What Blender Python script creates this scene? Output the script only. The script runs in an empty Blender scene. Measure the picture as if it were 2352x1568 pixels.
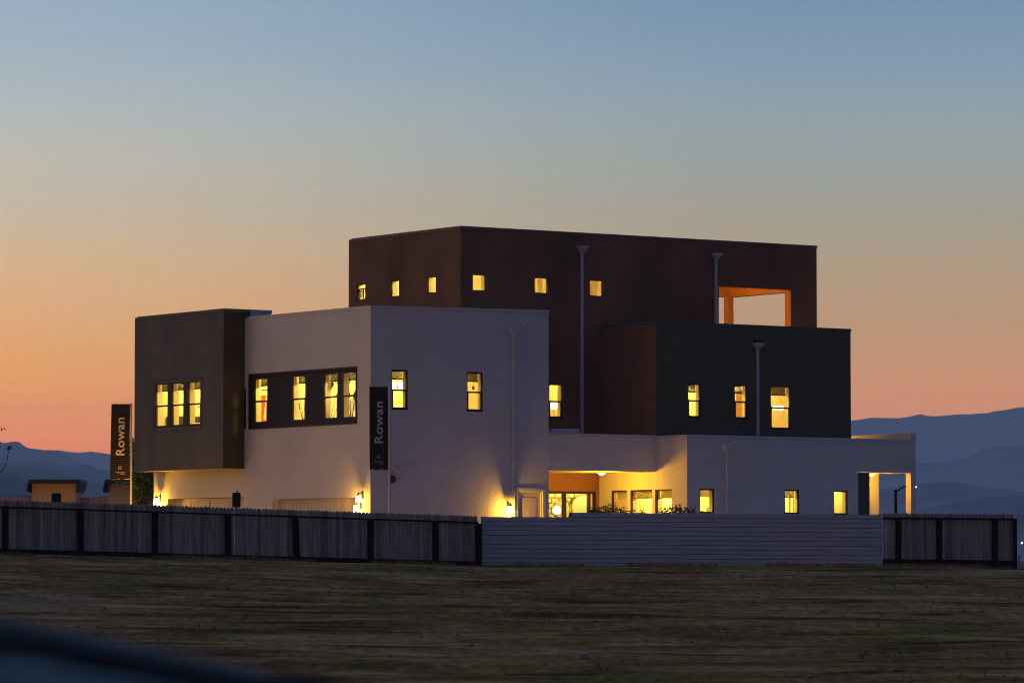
import bpy, math, random
from math import radians, sin, cos, pi
from mathutils import Vector, Matrix, noise

# ------------------------------------------------------------------ camera
S = bpy.context.scene
C = S.collection
F = 9855.0; CX = 1176.0; CY = 784.0; PITCH = math.atan(532 / F); EYE = 1.6
cam = bpy.data.objects.new('camera', bpy.data.cameras.new('camera'))
C.objects.link(cam); S.camera = cam
cam.location = (0, 0, EYE); cam.rotation_euler = (radians(90) + PITCH, 0, 0)
cam.data.sensor_width = 36; cam.data.lens = F / 2352 * 36
cam.data.clip_start = 0.2; cam.data.clip_end = 60000
cam.data.dof.use_dof = True; cam.data.dof.focus_distance = 142; cam.data.dof.aperture_fstop = 5.0

# ------------------------------------------------------------------ world: dusk sky
def nodes(nt):
    nt.nodes.clear()
    return nt.nodes, nt.links
W = bpy.data.worlds.new('World'); S.world = W; W.use_nodes = True
N, L = nodes(W.node_tree)
def nd(t, **k):
    n = N.new(t)
    for a, b in k.items(): setattr(n, a, b)
    return n
def mth(op, a, b=None, clamp=False):
    n = nd('ShaderNodeMath', operation=op, use_clamp=clamp)
    for i, v in enumerate((a, b)):
        if v is None: continue
        if isinstance(v, (int, float)): n.inputs[i].default_value = v
        else: L.new(v, n.inputs[i])
    return n.outputs[0]
def ramp(fac, stops, interp='LINEAR'):
    n = nd('ShaderNodeValToRGB'); cr = n.color_ramp; cr.interpolation = interp
    while len(cr.elements) < len(stops): cr.elements.new(0.5)
    for e, (p, c) in zip(cr.elements, stops):
        e.position = p; e.color = (c[0], c[1], c[2], 1)
    L.new(fac, n.inputs[0]); return n.outputs[0]
def mrange(v, a, b, c=0, d=1):
    n = nd('ShaderNodeMapRange', interpolation_type='SMOOTHSTEP')
    L.new(v, n.inputs[0])
    for i, x in enumerate((a, b, c, d)): n.inputs[i + 1].default_value = x
    return n.outputs[0]
def mix(f, a, b, bt='MIX'):
    n = nd('ShaderNodeMix', data_type='RGBA', blend_type=bt)
    if isinstance(f, (int, float)): n.inputs[0].default_value = f
    else: L.new(f, n.inputs[0])
    for i, v in ((6, a), (7, b)):
        if isinstance(v, tuple): n.inputs[i].default_value = (*v, 1)
        else: L.new(v, n.inputs[i])
    return n.outputs[2]
def lin(r, g, b):
    f = lambda c: c / 255 / 12.92 if c / 255 <= 0.04045 else ((c / 255 + 0.055) / 1.055) ** 2.4
    return (f(r), f(g), f(b))
def el(y):                     # ramp position of a height of the sky given as a row of the photograph
    t = math.atan2(1316 - y, F)
    return max(0, sin(max(t, 0))) ** 0.5
tc = nd('ShaderNodeTexCoord'); sp = nd('ShaderNodeSeparateXYZ')
L.new(tc.outputs['Generated'], sp.inputs[0])
gx, gy, gz = sp.outputs
rt = mth('POWER', mth('MAXIMUM', gz, 0.0), 0.5)
SKYL = [(1250, (205, 108, 84)), (1030, (222, 134, 102)), (980, (223, 142, 102)), (900, (224, 152, 102)), (800, (222, 163, 110)), (720, (220, 170, 124)),
        (600, (212, 178, 142)), (500, (200, 182, 160)), (360, (190, 186, 176)), (240, (176, 185, 187)), (100, (161, 178, 192)), (0, (155, 175, 194))]
SKYR = [(1250, (186, 118, 100)), (950, (202, 140, 114)), (860, (196, 145, 117)), (800, (189, 146, 118)), (740, (184, 148, 121)), (620, (174, 153, 130)),
        (500, (161, 156, 143)), (380, (151, 159, 156)), (260, (143, 160, 168)), (140, (130, 154, 175)), (0, (118, 146, 174))]
HAZE = 1.25 / 11000; HTOP = 470; HFAR = 12300; HCOL = (0.068, 0.10, 0.195)
def mk(rows):                  # colours of the sky as seen through the haze, so the haze's share is taken off
    st = []
    for y, c in rows:
        e = math.atan2(1316 - y, F); T = math.exp(-HAZE * min(HFAR, HTOP / sin(e)))
        st.append((el(y), tuple(max(0.002, (v - (1 - T) * h) / T) for v, h in zip(lin(*c), HCOL))))
    st += [(0.46, (0.33, 0.66, 1.25)), (0.6, (0.28, 0.62, 1.25)), (0.8, (0.18, 0.42, 0.92)), (1.0, (0.05, 0.08, 0.16))]
    return ramp(rt, st)
left = mk(SKYL); right = mk(SKYR)
front = mix(mrange(gx, -0.15, 0.075), left, right)
dome = ramp(rt, [(0.0, (0.080, 0.070, 0.112)), (0.3, (0.074, 0.073, 0.142)), (0.6, (0.060, 0.074, 0.160)), (1.0, (0.05, 0.065, 0.15))])
glow = ramp(rt, [(0.0, (1.35, 0.82, 0.52)), (0.3, (1.15, 0.76, 0.54)), (0.55, (0.60, 0.46, 0.41)), (0.85, (0.05, 0.06, 0.13))])
hz = mth('POWER', mth('MAXIMUM', mth('SUBTRACT', 1.0, mth('MULTIPLY', gz, gz)), 1e-4), 0.5)
ax = mth('DIVIDE', gx, hz)
side = mix(mth('MULTIPLY', mrange(ax, -0.35, -0.95), mrange(mth('DIVIDE', gy, hz), -0.8, -0.15)), dome, glow)
sky = mix(mrange(mth('DIVIDE', gy, hz), 0.35, 0.93), side, front)
below = mrange(gz, -0.02, 0.0)
sky = mix(below, (0.012, 0.012, 0.015), sky)
bg = nd('ShaderNodeBackground'); bg.inputs[1].default_value = 1.0
L.new(sky, bg.inputs[0])
wo = nd('ShaderNodeOutputWorld'); L.new(bg.outputs[0], wo.inputs[0])

# the last of the sunset: a very weak, very soft low sun from the left
sd = bpy.data.lights.new('sun', 'SUN'); sd.energy = 0.05; sd.angle = radians(30); sd.color = (1.0, 0.55, 0.35)
so = bpy.data.objects.new('sun', sd); C.objects.link(so)
so.rotation_euler = Vector((-0.95, 0.05, 0.10)).to_track_quat('Z', 'Y').to_euler()

S.view_settings.view_transform = 'Standard'; S.view_settings.look = 'None'
S.view_settings.exposure = 0; S.view_settings.gamma = 1
try: S.view_settings.use_curve_mapping = False
except Exception: pass
S.render.resolution_x = 1024; S.render.resolution_y = 682
S.cycles.volume_bounces = 0; S.cycles.filter_width = 1.1
S.cycles.max_bounces = 8; S.cycles.diffuse_bounces = 4; S.cycles.transparent_max_bounces = 12
S.cycles.sample_clamp_indirect = 4

# ------------------------------------------------------------------ measuring the site
def ray(x, y):
    up = CY - y
    f = F * cos(PITCH) - up * sin(PITCH); z = F * sin(PITCH) + up * cos(PITCH)
    return (x - CX) / f, z / f
def at(x, y, Y):               # site point at depth Y
    a, b = ray(x, y)
    return Vector((a * Y, Y, EYE + b * Y))
HA = radians(34.9)             # the house stands turned by this angle
HO = Vector((-4.786, 145.0, 0))
Uv = Vector((cos(HA), sin(HA), 0)); Vv = Vector((-sin(HA), cos(HA), 0))
def ua(px, v, y=900):
    s = ray(px, y)[0]
    return (s * (HO.y + v * Vv.y) - HO.x - v * Vv.x) / (Uv.x - s * Uv.y)
def va(px, u, y=900):
    s = ray(px, y)[0]
    return (s * (HO.y + u * Uv.y) - HO.x - u * Uv.x) / (Vv.x - s * Vv.y)
def za(px, py, u, v):
    return EYE + ray(px, py)[1] * (HO.y + u * Uv.y + v * Vv.y)

# ------------------------------------------------------------------ materials
def mat(name, col, rough=0.8, var=0.0, vscale=2.0, bump=0.0, bscale=60, metal=0.0, stretch=(1, 1, 1), emit=None, estr=0, spec=0.3, col2=None, coords='Object'):
    m = bpy.data.materials.new(name); m.use_nodes = True
    nt = m.node_tree; b = nt.nodes['Principled BSDF']
    b.inputs['Base Color'].default_value = (*col, 1); b.inputs['Roughness'].default_value = rough
    b.inputs['Metallic'].default_value = metal; b.inputs['Specular IOR Level'].default_value = spec
    if emit:
        b.inputs['Emission Color'].default_value = (*emit, 1); b.inputs['Emission Strength'].default_value = estr
    t = nt.nodes.new('ShaderNodeTexCoord'); mp = nt.nodes.new('ShaderNodeMapping')
    mp.inputs['Scale'].default_value = stretch
    nt.links.new(t.outputs[coords], mp.inputs[0])
    if var > 0 or col2:
        n = nt.nodes.new('ShaderNodeTexNoise'); n.inputs['Scale'].default_value = vscale; n.inputs['Detail'].default_value = 6
        n.inputs['Roughness'].default_value = 0.6
        nt.links.new(mp.outputs[0], n.inputs['Vector'])
        r = nt.nodes.new('ShaderNodeValToRGB'); r.color_ramp.elements[0].position = 0.3; r.color_ramp.elements[1].position = 0.7
        c1 = tuple(c * (1 - var) for c in col); c2 = col2 or tuple(min(1, c * (1 + var)) for c in col)
        r.color_ramp.elements[0].color = (*c1, 1); r.color_ramp.elements[1].color = (*c2, 1)
        nt.links.new(n.outputs[0], r.inputs[0]); nt.links.new(r.outputs[0], b.inputs['Base Color'])
    if bump > 0:
        n = nt.nodes.new('ShaderNodeTexNoise'); n.inputs['Scale'].default_value = bscale; n.inputs['Detail'].default_value = 5
        nt.links.new(mp.outputs[0], n.inputs['Vector'])
        bp = nt.nodes.new('ShaderNodeBump'); bp.inputs['Strength'].default_value = bump; bp.inputs['Distance'].default_value = 0.02
        nt.links.new(n.outputs[0], bp.inputs['Height']); nt.links.new(bp.outputs[0], b.inputs['Normal'])
    return m
M = {}
M['white'] = mat('white_stucco', (0.70, 0.68, 0.67), 0.9, 0.07, 0.5, 0.5, 9, spec=0.15)
M['brown'] = mat('brown_stucco', (0.265, 0.132, 0.068), 0.9, 0.32, 0.40, 0.5, 9, stretch=(1, 1, .5), spec=0.12)
M['green'] = mat('dark_green_stucco', (0.140, 0.137, 0.080), 0.9, 0.10, 0.5, 0.5, 9, spec=0.12)
M['grey'] = mat('charcoal_stucco', (0.172, 0.158, 0.130), 0.9, 0.20, 0.9, 0.5, 9, stretch=(1, 1, .25), spec=0.15)
M['cap'] = mat('parapet_metal', (0.62, 0.62, 0.66), 0.5, 0.05, 3)
M['capbrown'] = mat('brown_parapet_metal', (0.25, 0.13, 0.10), 0.55, 0.05, 3)
M['capdark'] = mat('dark_parapet_metal', (0.10, 0.11, 0.09), 0.55, 0.05, 3)
M['frame'] = mat('bronze_frame', (0.022, 0.016, 0.014), 0.5, 0.1, 5)
M['panel'] = mat('dark_panel', (0.035, 0.028, 0.026), 0.7, 0.15, 3)
M['cream'] = mat('cream_interior', (0.80, 0.75, 0.62), 0.8, 0.03, 2)
M['pinkroom'] = mat('rosy_interior', (0.8, 0.6, 0.5), 0.8, 0.03, 2)
M['woodfloor'] = mat('wood_floor', (0.35, 0.2, 0.1), 0.5, 0.2, 3)
M['pipe'] = mat('grey_painted_metal', (0.62, 0.58, 0.58), 0.5, 0.08, 4)
M['garage'] = mat('garage_panel', (0.60, 0.55, 0.50), 0.7, 0.04, 2)
M['black'] = mat('black_metal', (0.012, 0.012, 0.013), 0.5, 0.1, 8)
M['blind'] = mat('woven_blind', (0.035, 0.018, 0.007), 0.9, 0.5, 14, stretch=(1, 1, 9))
for i_, f_ in enumerate((1.0, .82, .66, 1.15)): M['wood%d' % i_] = mat('weathered_fence_boards', (0.46 * f_, 0.375 * f_, 0.28 * f_), 0.9, 0.45, 4, 0.6, 18, stretch=(6, 6, 0.4), spec=0.1)
M['wooddark'] = mat('stained_fence_rail', (0.030, 0.018, 0.016), 0.9, 0.3, 5, stretch=(3, 3, 1), spec=0.05)
M['slat'] = mat('painted_slats', (0.56, 0.55, 0.56), 0.8, 0.12, 1.6, 0.3, 14, stretch=(0.5, 0.5, 6))
M['concrete'] = mat('concrete_footing', (0.13, 0.125, 0.12), 0.95, 0.25, 3)
M['leaf'] = mat('dark_leaf', (0.045, 0.07, 0.02), 0.6, 0.5, 3)
M['leaf2'] = mat('bright_leaf', (0.12, 0.17, 0.04), 0.6, 0.4, 3)
M['houseleaf'] = mat('house_plant_leaf', (0.035, 0.075, 0.018), 0.6, 0.4, 3)
M['bark'] = mat('bark', (0.05, 0.035, 0.025), 0.95, 0.3, 10)
M['tan'] = mat('tan_stucco', (0.72, 0.48, 0.23), 0.9, 0.08, 1, 0.4, 12)
M['rose'] = mat('pale_rose_stucco', (0.62, 0.48, 0.42), 0.9, 0.08, 1, 0.4, 12)
M['tile'] = mat('dark_roof', (0.05, 0.042, 0.04), 0.8, 0.2, 5)
M['banner'] = mat('black_banner_cloth', (0.020, 0.017, 0.016), 0.75, 0.15, 3)
M['letter'] = mat('banner_print', (0.62, 0.56, 0.50), 0.7)
M['pole'] = mat('aluminium_pole', (0.55, 0.55, 0.56), 0.45, metal=0.3)
M['teal'] = mat('teal_reflection_glass', (0.34, 0.46, 0.50), 0.3)  # mirror surface, the teal reflection is put into its base colour
M['gold'] = mat('gold_trim', (0.7, 0.5, 0.15), 0.3, metal=0.6)
M['red'] = mat('red_paint', (0.75, 0.07, 0.02), 0.7, 0.15, 2)
M['linen'] = mat('linen', (0.75, 0.68, 0.5), 0.9)
M['charcoal'] = mat('charcoal_cloth', (0.022, 0.022, 0.018), 0.9, 0.2, 8)
M['metalgrey'] = mat('galvanised', (0.3, 0.3, 0.32), 0.5, 0.1, 4, metal=0.4)

def shade_mat(name, col, transl):          # thin woven shade that lets room light through
    m = bpy.data.materials.new(name); m.use_nodes = True
    nt = m.node_tree; nt.nodes.clear()
    o = nt.nodes.new('ShaderNodeOutputMaterial'); d = nt.nodes.new('ShaderNodeBsdfDiffuse'); t = nt.nodes.new('ShaderNodeBsdfTranslucent')
    d.inputs[0].default_value = (*col, 1); t.inputs[0].default_value = (*transl, 1)
    mx = nt.nodes.new('ShaderNodeMixShader'); mx.inputs[0].default_value = 0.6
    nt.links.new(d.outputs[0], mx.inputs[1]); nt.links.new(t.outputs[0], mx.inputs[2]); nt.links.new(mx.outputs[0], o.inputs[0])
    return m
M['shade'] = shade_mat('olive_shade', (0.4, 0.34, 0.12), (0.5, 0.42, 0.14))
def glass_mat(name, gloss=0.05, tint=(0.97, 0.97, 0.95)):
    m = bpy.data.materials.new(name); m.use_nodes = True
    nt = m.node_tree; nt.nodes.clear()
    o = nt.nodes.new('ShaderNodeOutputMaterial'); t = nt.nodes.new('ShaderNodeBsdfTransparent'); g = nt.nodes.new('ShaderNodeBsdfGlossy')
    t.inputs[0].default_value = (*tint, 1); g.inputs['Roughness'].default_value = 0.03
    mx = nt.nodes.new('ShaderNodeMixShader'); mx.inputs[0].default_value = gloss
    nt.links.new(t.outputs[0], mx.inputs[1]); nt.links.new(g.outputs[0], mx.inputs[2]); nt.links.new(mx.outputs[0], o.inputs[0])
    return m
M['glass'] = glass_mat('window_glass')
def lamp_mat(name, col, s, see=0.0):
    m = bpy.data.materials.new(name); m.use_nodes = True
    nt = m.node_tree; nt.nodes.clear()
    o = nt.nodes.new('ShaderNodeOutputMaterial'); e = nt.nodes.new('ShaderNodeEmission')
    e.inputs[0].default_value = (*col, 1); e.inputs[1].default_value = s
    if see:
        t = nt.nodes.new('ShaderNodeBsdfTransparent'); mx = nt.nodes.new('ShaderNodeMixShader'); mx.inputs[0].default_value = 1 - see
        nt.links.new(t.outputs[0], mx.inputs[1]); nt.links.new(e.outputs[0], mx.inputs[2]); nt.links.new(mx.outputs[0], o.inputs[0])
    else: nt.links.new(e.outputs[0], o.inputs[0])
    return m
M['lampglass'] = lamp_mat('lit_lantern_glass', (1.0, 0.78, 0.36), 4.0, 0.6)
M['bulb'] = lamp_mat('lit_bulb', (1.0, 0.80, 0.45), 5)
M['globe'] = lamp_mat('lit_globe', (1.0, 0.78, 0.40), 3.5)
M['town'] = lamp_mat('town_lamp', (1.0, 0.85, 0.4), 6)
WARM = (1.0, 0.46, 0.02)

# ------------------------------------------------------------------ mesh helpers
class MB:
    def __init__(s): s.v = []; s.f = []; s.m = []
    def quad(s, *p, mi=0):
        i = len(s.v); s.v += [tuple(q) for q in p]; s.f.append(tuple(range(i, i + len(p)))); s.m.append(mi)
    def box(s, x0, x1, y0, y1, z0, z1, mi=0):
        i = len(s.v)
        s.v += [(x0, y0, z0), (x1, y0, z0), (x1, y1, z0), (x0, y1, z0), (x0, y0, z1), (x1, y0, z1), (x1, y1, z1), (x0, y1, z1)]
        for q in ((0, 3, 2, 1), (4, 5, 6, 7), (0, 1, 5, 4), (1, 2, 6, 5), (2, 3, 7, 6), (3, 0, 4, 7)):
            s.f.append(tuple(i + k for k in q)); s.m.append(mi)
    def tube(s, p0, p1, r0, r1=None, n=10, mi=0, caps=True):
        r1 = r0 if r1 is None else r1
        p0, p1 = Vector(p0), Vector(p1); d = (p1 - p0)
        q = d.to_track_quat('Z', 'Y'); i = len(s.v)
        for p, r in ((p0, r0), (p1, r1)):
            for k in range(n):
                a = 2 * pi * k / n
                s.v.append(tuple(p + q @ Vector((r * cos(a), r * sin(a), 0))))
        for k in range(n):
            s.f.append((i + k, i + (k + 1) % n, i + n + (k + 1) % n, i + n + k)); s.m.append(mi)
        if caps:
            s.f.append(tuple(i + k for k in range(n))[::-1]); s.m.append(mi)
            s.f.append(tuple(i + n + k for k in range(n))); s.m.append(mi)
    def path(s, pts, rs, n=8):
        for a, b, ra, rb in zip(pts, pts[1:], rs, rs[1:]): s.tube(a, b, ra, rb, n)
    def ball(s, c, r, n=14, k=9, sz=1.0, mi=0):
        i = len(s.v); c = Vector(c)
        for a in range(k + 1):
            t = pi * a / k
            for b in range(n):
                p = 2 * pi * b / n
                s.v.append(tuple(c + Vector((r * sin(t) * cos(p), r * sin(t) * sin(p), r * sz * cos(t)))))
        for a in range(k):
            for b in range(n):
                s.f.append((i + a * n + b, i + (a + 1) * n + b, i + (a + 1) * n + (b + 1) % n, i + a * n + (b + 1) % n)); s.m.append(mi)
    def ring(s, c, ax, R, r, n=28, k=6, arc=2 * pi):
        c = Vector(c); q = Vector(ax).to_track_quat('Z', 'Y'); pts = []
        for j in range(n + 1):
            a = arc * j / n; pts.append(c + q @ Vector((R * cos(a), R * sin(a), 0)))
        for a, b in zip(pts, pts[1:]): s.tube(a, b, r, r, k, caps=False)
    def build(s, name, m, parent=None, label=None, smooth=False, bevel=0):
        me = bpy.data.meshes.new(name); me.from_pydata(s.v, [], s.f)
        for x in (m if isinstance(m, (list, tuple)) else [m]): me.materials.append(M[x] if isinstance(x, str) else x)
        if any(s.m): me.polygons.foreach_set('material_index', s.m)
        if smooth: me.polygons.foreach_set('use_smooth', [True] * len(me.polygons))
        me.update()
        o = bpy.data.objects.new(name, me); C.objects.link(o)
        if parent: o.parent = parent
        if label: o['label'] = label
        if bevel:
            b = o.modifiers.new('bevel', 'BEVEL'); b.width = bevel; b.segments = 2; b.limit_method = 'ANGLE'
        return o
def empty(name, loc=(0, 0, 0), rz=0.0):
    o = bpy.data.objects.new(name, None); C.objects.link(o); o.location = loc; o.rotation_euler = (0, 0, rz); return o
def tag(o, label=None, cat=None, group=None, kind=None):
    for k, v in (('label', label), ('category', cat), ('group', group), ('kind', kind)):
        if v: o[k] = v
    return o
def lamp(loc, power, col=WARM, size=0.04, parent=None, kind='POINT', name='lamp_light', **k):
    d = bpy.data.lights.new(name, kind); d.energy = power; d.color = col
    if kind != 'AREA': d.shadow_soft_size = size
    for a, b in k.items(): setattr(d, a, b)
    o = bpy.data.objects.new(name, d); C.objects.link(o); o.location = loc
    if parent: o.parent = parent
    return o
R = random.Random(7)

# ================================================================== GROUND
def zfence(x):                # height of the ground along the fence line
    return 1.84 - (0.0185 * x if x < 0 else 0.0062 * x)
def sm(t): t = max(0, min(1, t)); return t * t * (3 - 2 * t)
def yf(x): return 131.5 + 0.085 * x * (9 if x < -1 else 1) * (0.11 if x > -1 else 1.0) if x > -1 else 131.5 + (x + 1) * 0.93
def gz0(x, y):
    zp = zfence(x); yy = min(yf(max(min(x, 20), -16)), 133)
    if y < 60: z = 0.0
    elif y < yy:
        t = (y - 60) / (yy - 60)
        z = zp * (0.75 * t + 0.25 * sm(t))
    else: z = zp + min(0.1, (y - yy) * 0.005)
    if y > 185: z -= (1 - 1 / (1 + ((y - 185) / 60) ** 2)) * 70
    return z
def ground_z(x, y):
    z = gz0(x, y); k = sm((y - 8) / 20) * (1 - sm((y - yf(max(min(x, 20), -16)) + 1.0) / 1.5)) if y < 140 else 0
    if k > 0:
        n = noise.noise(Vector((x * 0.10, y * 0.30, 3.1))) * 0.11 + noise.noise(Vector((x * 0.28, y * 0.9, 7.7))) * 0.065 + noise.noise(Vector((x * 1.3, y * 2.4, 1.7))) * 0.018
        z += n * k
    return z
gv = []; gf = []
ys = [-60, -20, 0, 10, 20, 30, 40] + [48 + 0.30 * i for i in range(300)] + [139, 142, 146, 152, 160, 172, 185, 192, 200, 215, 235, 260, 300, 380, 500, 700, 1000, 1500, 2500, 4200]
xs = [-4000, -1500, -600, -250, -120, -60, -35, -24] + [-18 + 0.2 * i for i in range(181)] + [24, 35, 60, 120, 250, 600, 1500, 4000]
for y in ys:
    for x in xs: gv.append((x, y, ground_z(x, y)))
nx = len(xs)
for j in range(len(ys) - 1):
    for i in range(nx - 1):
        a = j * nx + i; gf.append((a, a + 1, a + nx + 1, a + nx))
me = bpy.data.meshes.new('ground'); me.from_pydata(gv, [], gf); me.polygons.foreach_set('use_smooth', [True] * len(gf))
ground = bpy.data.objects.new('ground', me); C.objects.link(ground); tag(ground, kind='structure')
gm = bpy.data.materials.new('bare_dirt_and_weeds'); gm.use_nodes = True
N, L = gm.node_tree.nodes, gm.node_tree.links
b = N['Principled BSDF']; b.inputs['Roughness'].default_value = 1.0; b.inputs['Specular IOR Level'].default_value = 0.0
tcn = nd('ShaderNodeTexCoord')
def gn(scale, st=(1, 1, 1), det=6, off=0):
    mp = nd('ShaderNodeMapping'); mp.inputs['Scale'].default_value = st; mp.inputs['Location'].default_value = (off, off, 0)
    L.new(tcn.outputs['Object'], mp.inputs[0])
    n = nd('ShaderNodeTexNoise'); n.inputs['Scale'].default_value = scale; n.inputs['Detail'].default_value = det
    L.new(mp.outputs[0], n.inputs['Vector']); return n.outputs[0]
n1 = gn(0.35, (1, 0.7, 1)); n2 = gn(0.9, (1, 0.5, 1), off=11); n3 = gn(5, (1, 0.4, 1), 8, 5); n4 = gn(0.12, off=31)
streak = gn(1.0, (0.30, 0.85, 1), 8, 17)
f3 = mth('ADD', mth('MULTIPLY', n3, 0.45), mth('MULTIPLY', streak, 0.55))
dirt = ramp(f3, [(0.36, (0.070, 0.043, 0.019)), (0.5, (0.174, 0.112, 0.047)), (0.66, (0.31, 0.205, 0.094))])
c = mix(mrange(n1, 0.47, 0.62), dirt, ramp(f3, [(0.36, (0.046, 0.042, 0.014)), (0.64, (0.160, 0.135, 0.045))]))
c = mix(mrange(n2, 0.52, 0.64), c, ramp(f3, [(0.36, (0.075, 0.038, 0.020)), (0.64, (0.215, 0.122, 0.065))]))
c = mix(mrange(n4, 0.55, 0.66), c, ramp(f3, [(0.36, (0.10, 0.070, 0.040)), (0.64, (0.29, 0.205, 0.115))]))
c = mix(mrange(streak, 0.62, 0.76), c, (0.30, 0.21, 0.12))
c = mix(mrange(streak, 0.42, 0.32), c, (0.055, 0.038, 0.020))
c = mix(1.0, c, (1.42, 1.24, 1.08), 'MULTIPLY')
L.new(c, b.inputs['Base Color'])
bp = nd('ShaderNodeBump'); bp.inputs['Strength'].default_value = 0.7; bp.inputs['Distance'].default_value = 0.06
L.new(n3, bp.inputs['Height']); L.new(bp.outputs[0], b.inputs['Normal'])
me.materials.append(gm)

# weeds and clods on the open field
g = MB()
for _ in range(1800):
    y = 60 + 74 * R.random() ** 0.85; x = R.uniform(-0.13, 0.13) * y
    if noise.noise(Vector((x * 0.2, y * 0.16, 9))) < 0.12 or y > yf(x) - 0.3: continue
    z = ground_z(x, y) - 0.01; h = R.uniform(0.03, 0.13)
    for k in range(5):
        a = R.uniform(0, 2 * pi); r = R.uniform(0.02, 0.10); w = R.uniform(0.008, 0.02)
        p = Vector((x + R.uniform(-.05, .05), y + R.uniform(-.05, .05), z)); t = p + Vector((r * cos(a), r * sin(a), h * R.uniform(.6, 1)))
        g.quad(p + Vector((-w, 0, 0)), p + Vector((w, 0, 0)), t)
for _ in range(2600):                      # growth along the fence foot
    x = R.uniform(-16, 18); y = yf(x) - .15 - abs(R.gauss(0, .35))
    if noise.noise(Vector((x * 0.5, 3, 9))) < -0.15: continue
    z = ground_z(x, y) - 0.01; h = R.uniform(0.03, 0.16); p = Vector((x, y, z)); a = R.uniform(0, 2 * pi); w = R.uniform(.006, .014)
    for k in range(3):
        a += 2; t = p + Vector((h * .5 * cos(a), h * .5 * sin(a), h)); g.quad(p + Vector((-w, 0, 0)), p + Vector((w, 0, 0)), t)
tag(g.build('weeds', mat('dry_weeds', (0.30, 0.24, 0.09), 0.9, 0.45, 0.4), label='low dry weeds scattered over the dark dirt field'), cat='weeds', kind='stuff')
g = MB()
for _ in range(420):
    y = 60 + 73 * R.random() ** 0.9; x = R.uniform(-0.13, 0.13) * y
    if y > yf(x) - 0.5: continue
    r = 0.015 + 0.05 * R.random() ** 2.5 * (2.2 if R.random() < .04 else 1); g.ball((x, y, ground_z(x, y) + r * .15), r, 6, 4, 0.6)
    for q in range(len(g.v) - 30, len(g.v)): g.v[q] = (g.v[q][0] + R.uniform(-.2, .2) * r, g.v[q][1] + R.uniform(-.2, .2) * r, g.v[q][2])
tag(g.build('dirt_clods', mat('clods', (0.25, 0.195, 0.13), 0.95, 0.5, 0.8), label='small stones and clods lying over the dark dirt field'), cat='stones', kind='stuff')

# ================================================================== HILLS
def interp(pts, x):
    if x <= pts[0][0]: return pts[0][1]
    for (a, b), (c, d) in zip(pts, pts[1:]):
        if x <= c: return b + (d - b) * sm((x - a) / (c - a)) * .5 + (d - b) * (x - a) / (c - a) * .5
    return pts[-1][1]
def hills(D, pts, depth, rough, seed, m, spur=0.35, x0=-500, x1=2852, n=420):
    vv = []; ff = []; rows = 26
    for j in range(rows):
        t = j / (rows - 1)
        for i in range(n):
            px = x0 + (x1 - x0) * i / (n - 1)
            y = interp(pts, px); Xa = (px - CX) / F * D
            top = EYE + (1316 - y) / F * D
            top += noise.noise(Vector((Xa * 0.004, seed, 0))) * rough * 2 + noise.noise(Vector((Xa * 0.02, seed, 4))) * rough + noise.noise(Vector((Xa * 0.09, seed, 8))) * rough * 0.6
            s = 1 - t
            sp_ = (noise.noise(Vector((Xa * 0.0022, t * 1.6, seed))) + 0.5 * noise.noise(Vector((Xa * 0.007, t * 5, seed + 5)))) * spur * top * 4 * t * (1 - t)
            vv.append((Xa, D - depth * t, max(-70, -70 + (top + 70) * (s ** 1.25) + sp_)))
    back = len(vv)
    for i in range(n): vv.append((vv[i][0], D + depth * 0.25, -70))
    for j in range(rows - 1):
        for i in range(n - 1):
            a = j * n + i; ff.append((a, a + 1, a + n + 1, a + n))
    for i in range(n - 1): ff.append((back + i, back + i + 1, i + 1, i))
    me = bpy.data.meshes.new('hills'); me.from_pydata(vv, [], ff); me.polygons.foreach_set('use_smooth', [True] * len(ff)); me.materials.append(m)
    o = bpy.data.objects.new('hills', me); C.objects.link(o); tag(o, kind='structure'); return o
HM = mat('haze_tinted_hillside', (0.080, 0.100, 0.155), 1.0, 0.12, 0.002, spec=0.0)
nt_ = HM.node_tree; N, L = nt_.nodes, nt_.links       # low haze put into the colour: bases paled under dark wooded tops
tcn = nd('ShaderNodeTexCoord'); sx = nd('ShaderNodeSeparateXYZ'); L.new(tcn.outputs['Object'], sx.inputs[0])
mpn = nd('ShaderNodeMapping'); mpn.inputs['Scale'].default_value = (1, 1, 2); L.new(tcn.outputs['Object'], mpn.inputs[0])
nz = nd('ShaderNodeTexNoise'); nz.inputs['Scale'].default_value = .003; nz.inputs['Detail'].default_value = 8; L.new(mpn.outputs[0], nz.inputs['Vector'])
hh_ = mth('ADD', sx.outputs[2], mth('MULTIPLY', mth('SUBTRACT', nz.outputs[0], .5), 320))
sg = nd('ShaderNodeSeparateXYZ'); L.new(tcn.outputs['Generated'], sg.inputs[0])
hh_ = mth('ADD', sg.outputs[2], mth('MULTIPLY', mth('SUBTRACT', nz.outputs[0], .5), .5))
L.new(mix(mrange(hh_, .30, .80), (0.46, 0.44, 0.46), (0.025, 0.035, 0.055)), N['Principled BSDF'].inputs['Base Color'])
hills(11500, [(-500, 1020), (100, 1034), (146, 1035.5), (190, 1039), (206, 1036.5), (260, 1043), (420, 1050), (900, 1060), (1500, 1010), (1780, 985), (1900, 972), (1955, 966.8), (2006, 959.6), (2059, 959.9), (2082, 957), (2115, 950), (2130, 954.5), (2147, 955), (2214, 951.5), (2270, 948.6), (2288, 943), (2352, 934.5), (2600, 900), (2852, 905)], 2600, 2.6, 1.0, HM)
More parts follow.
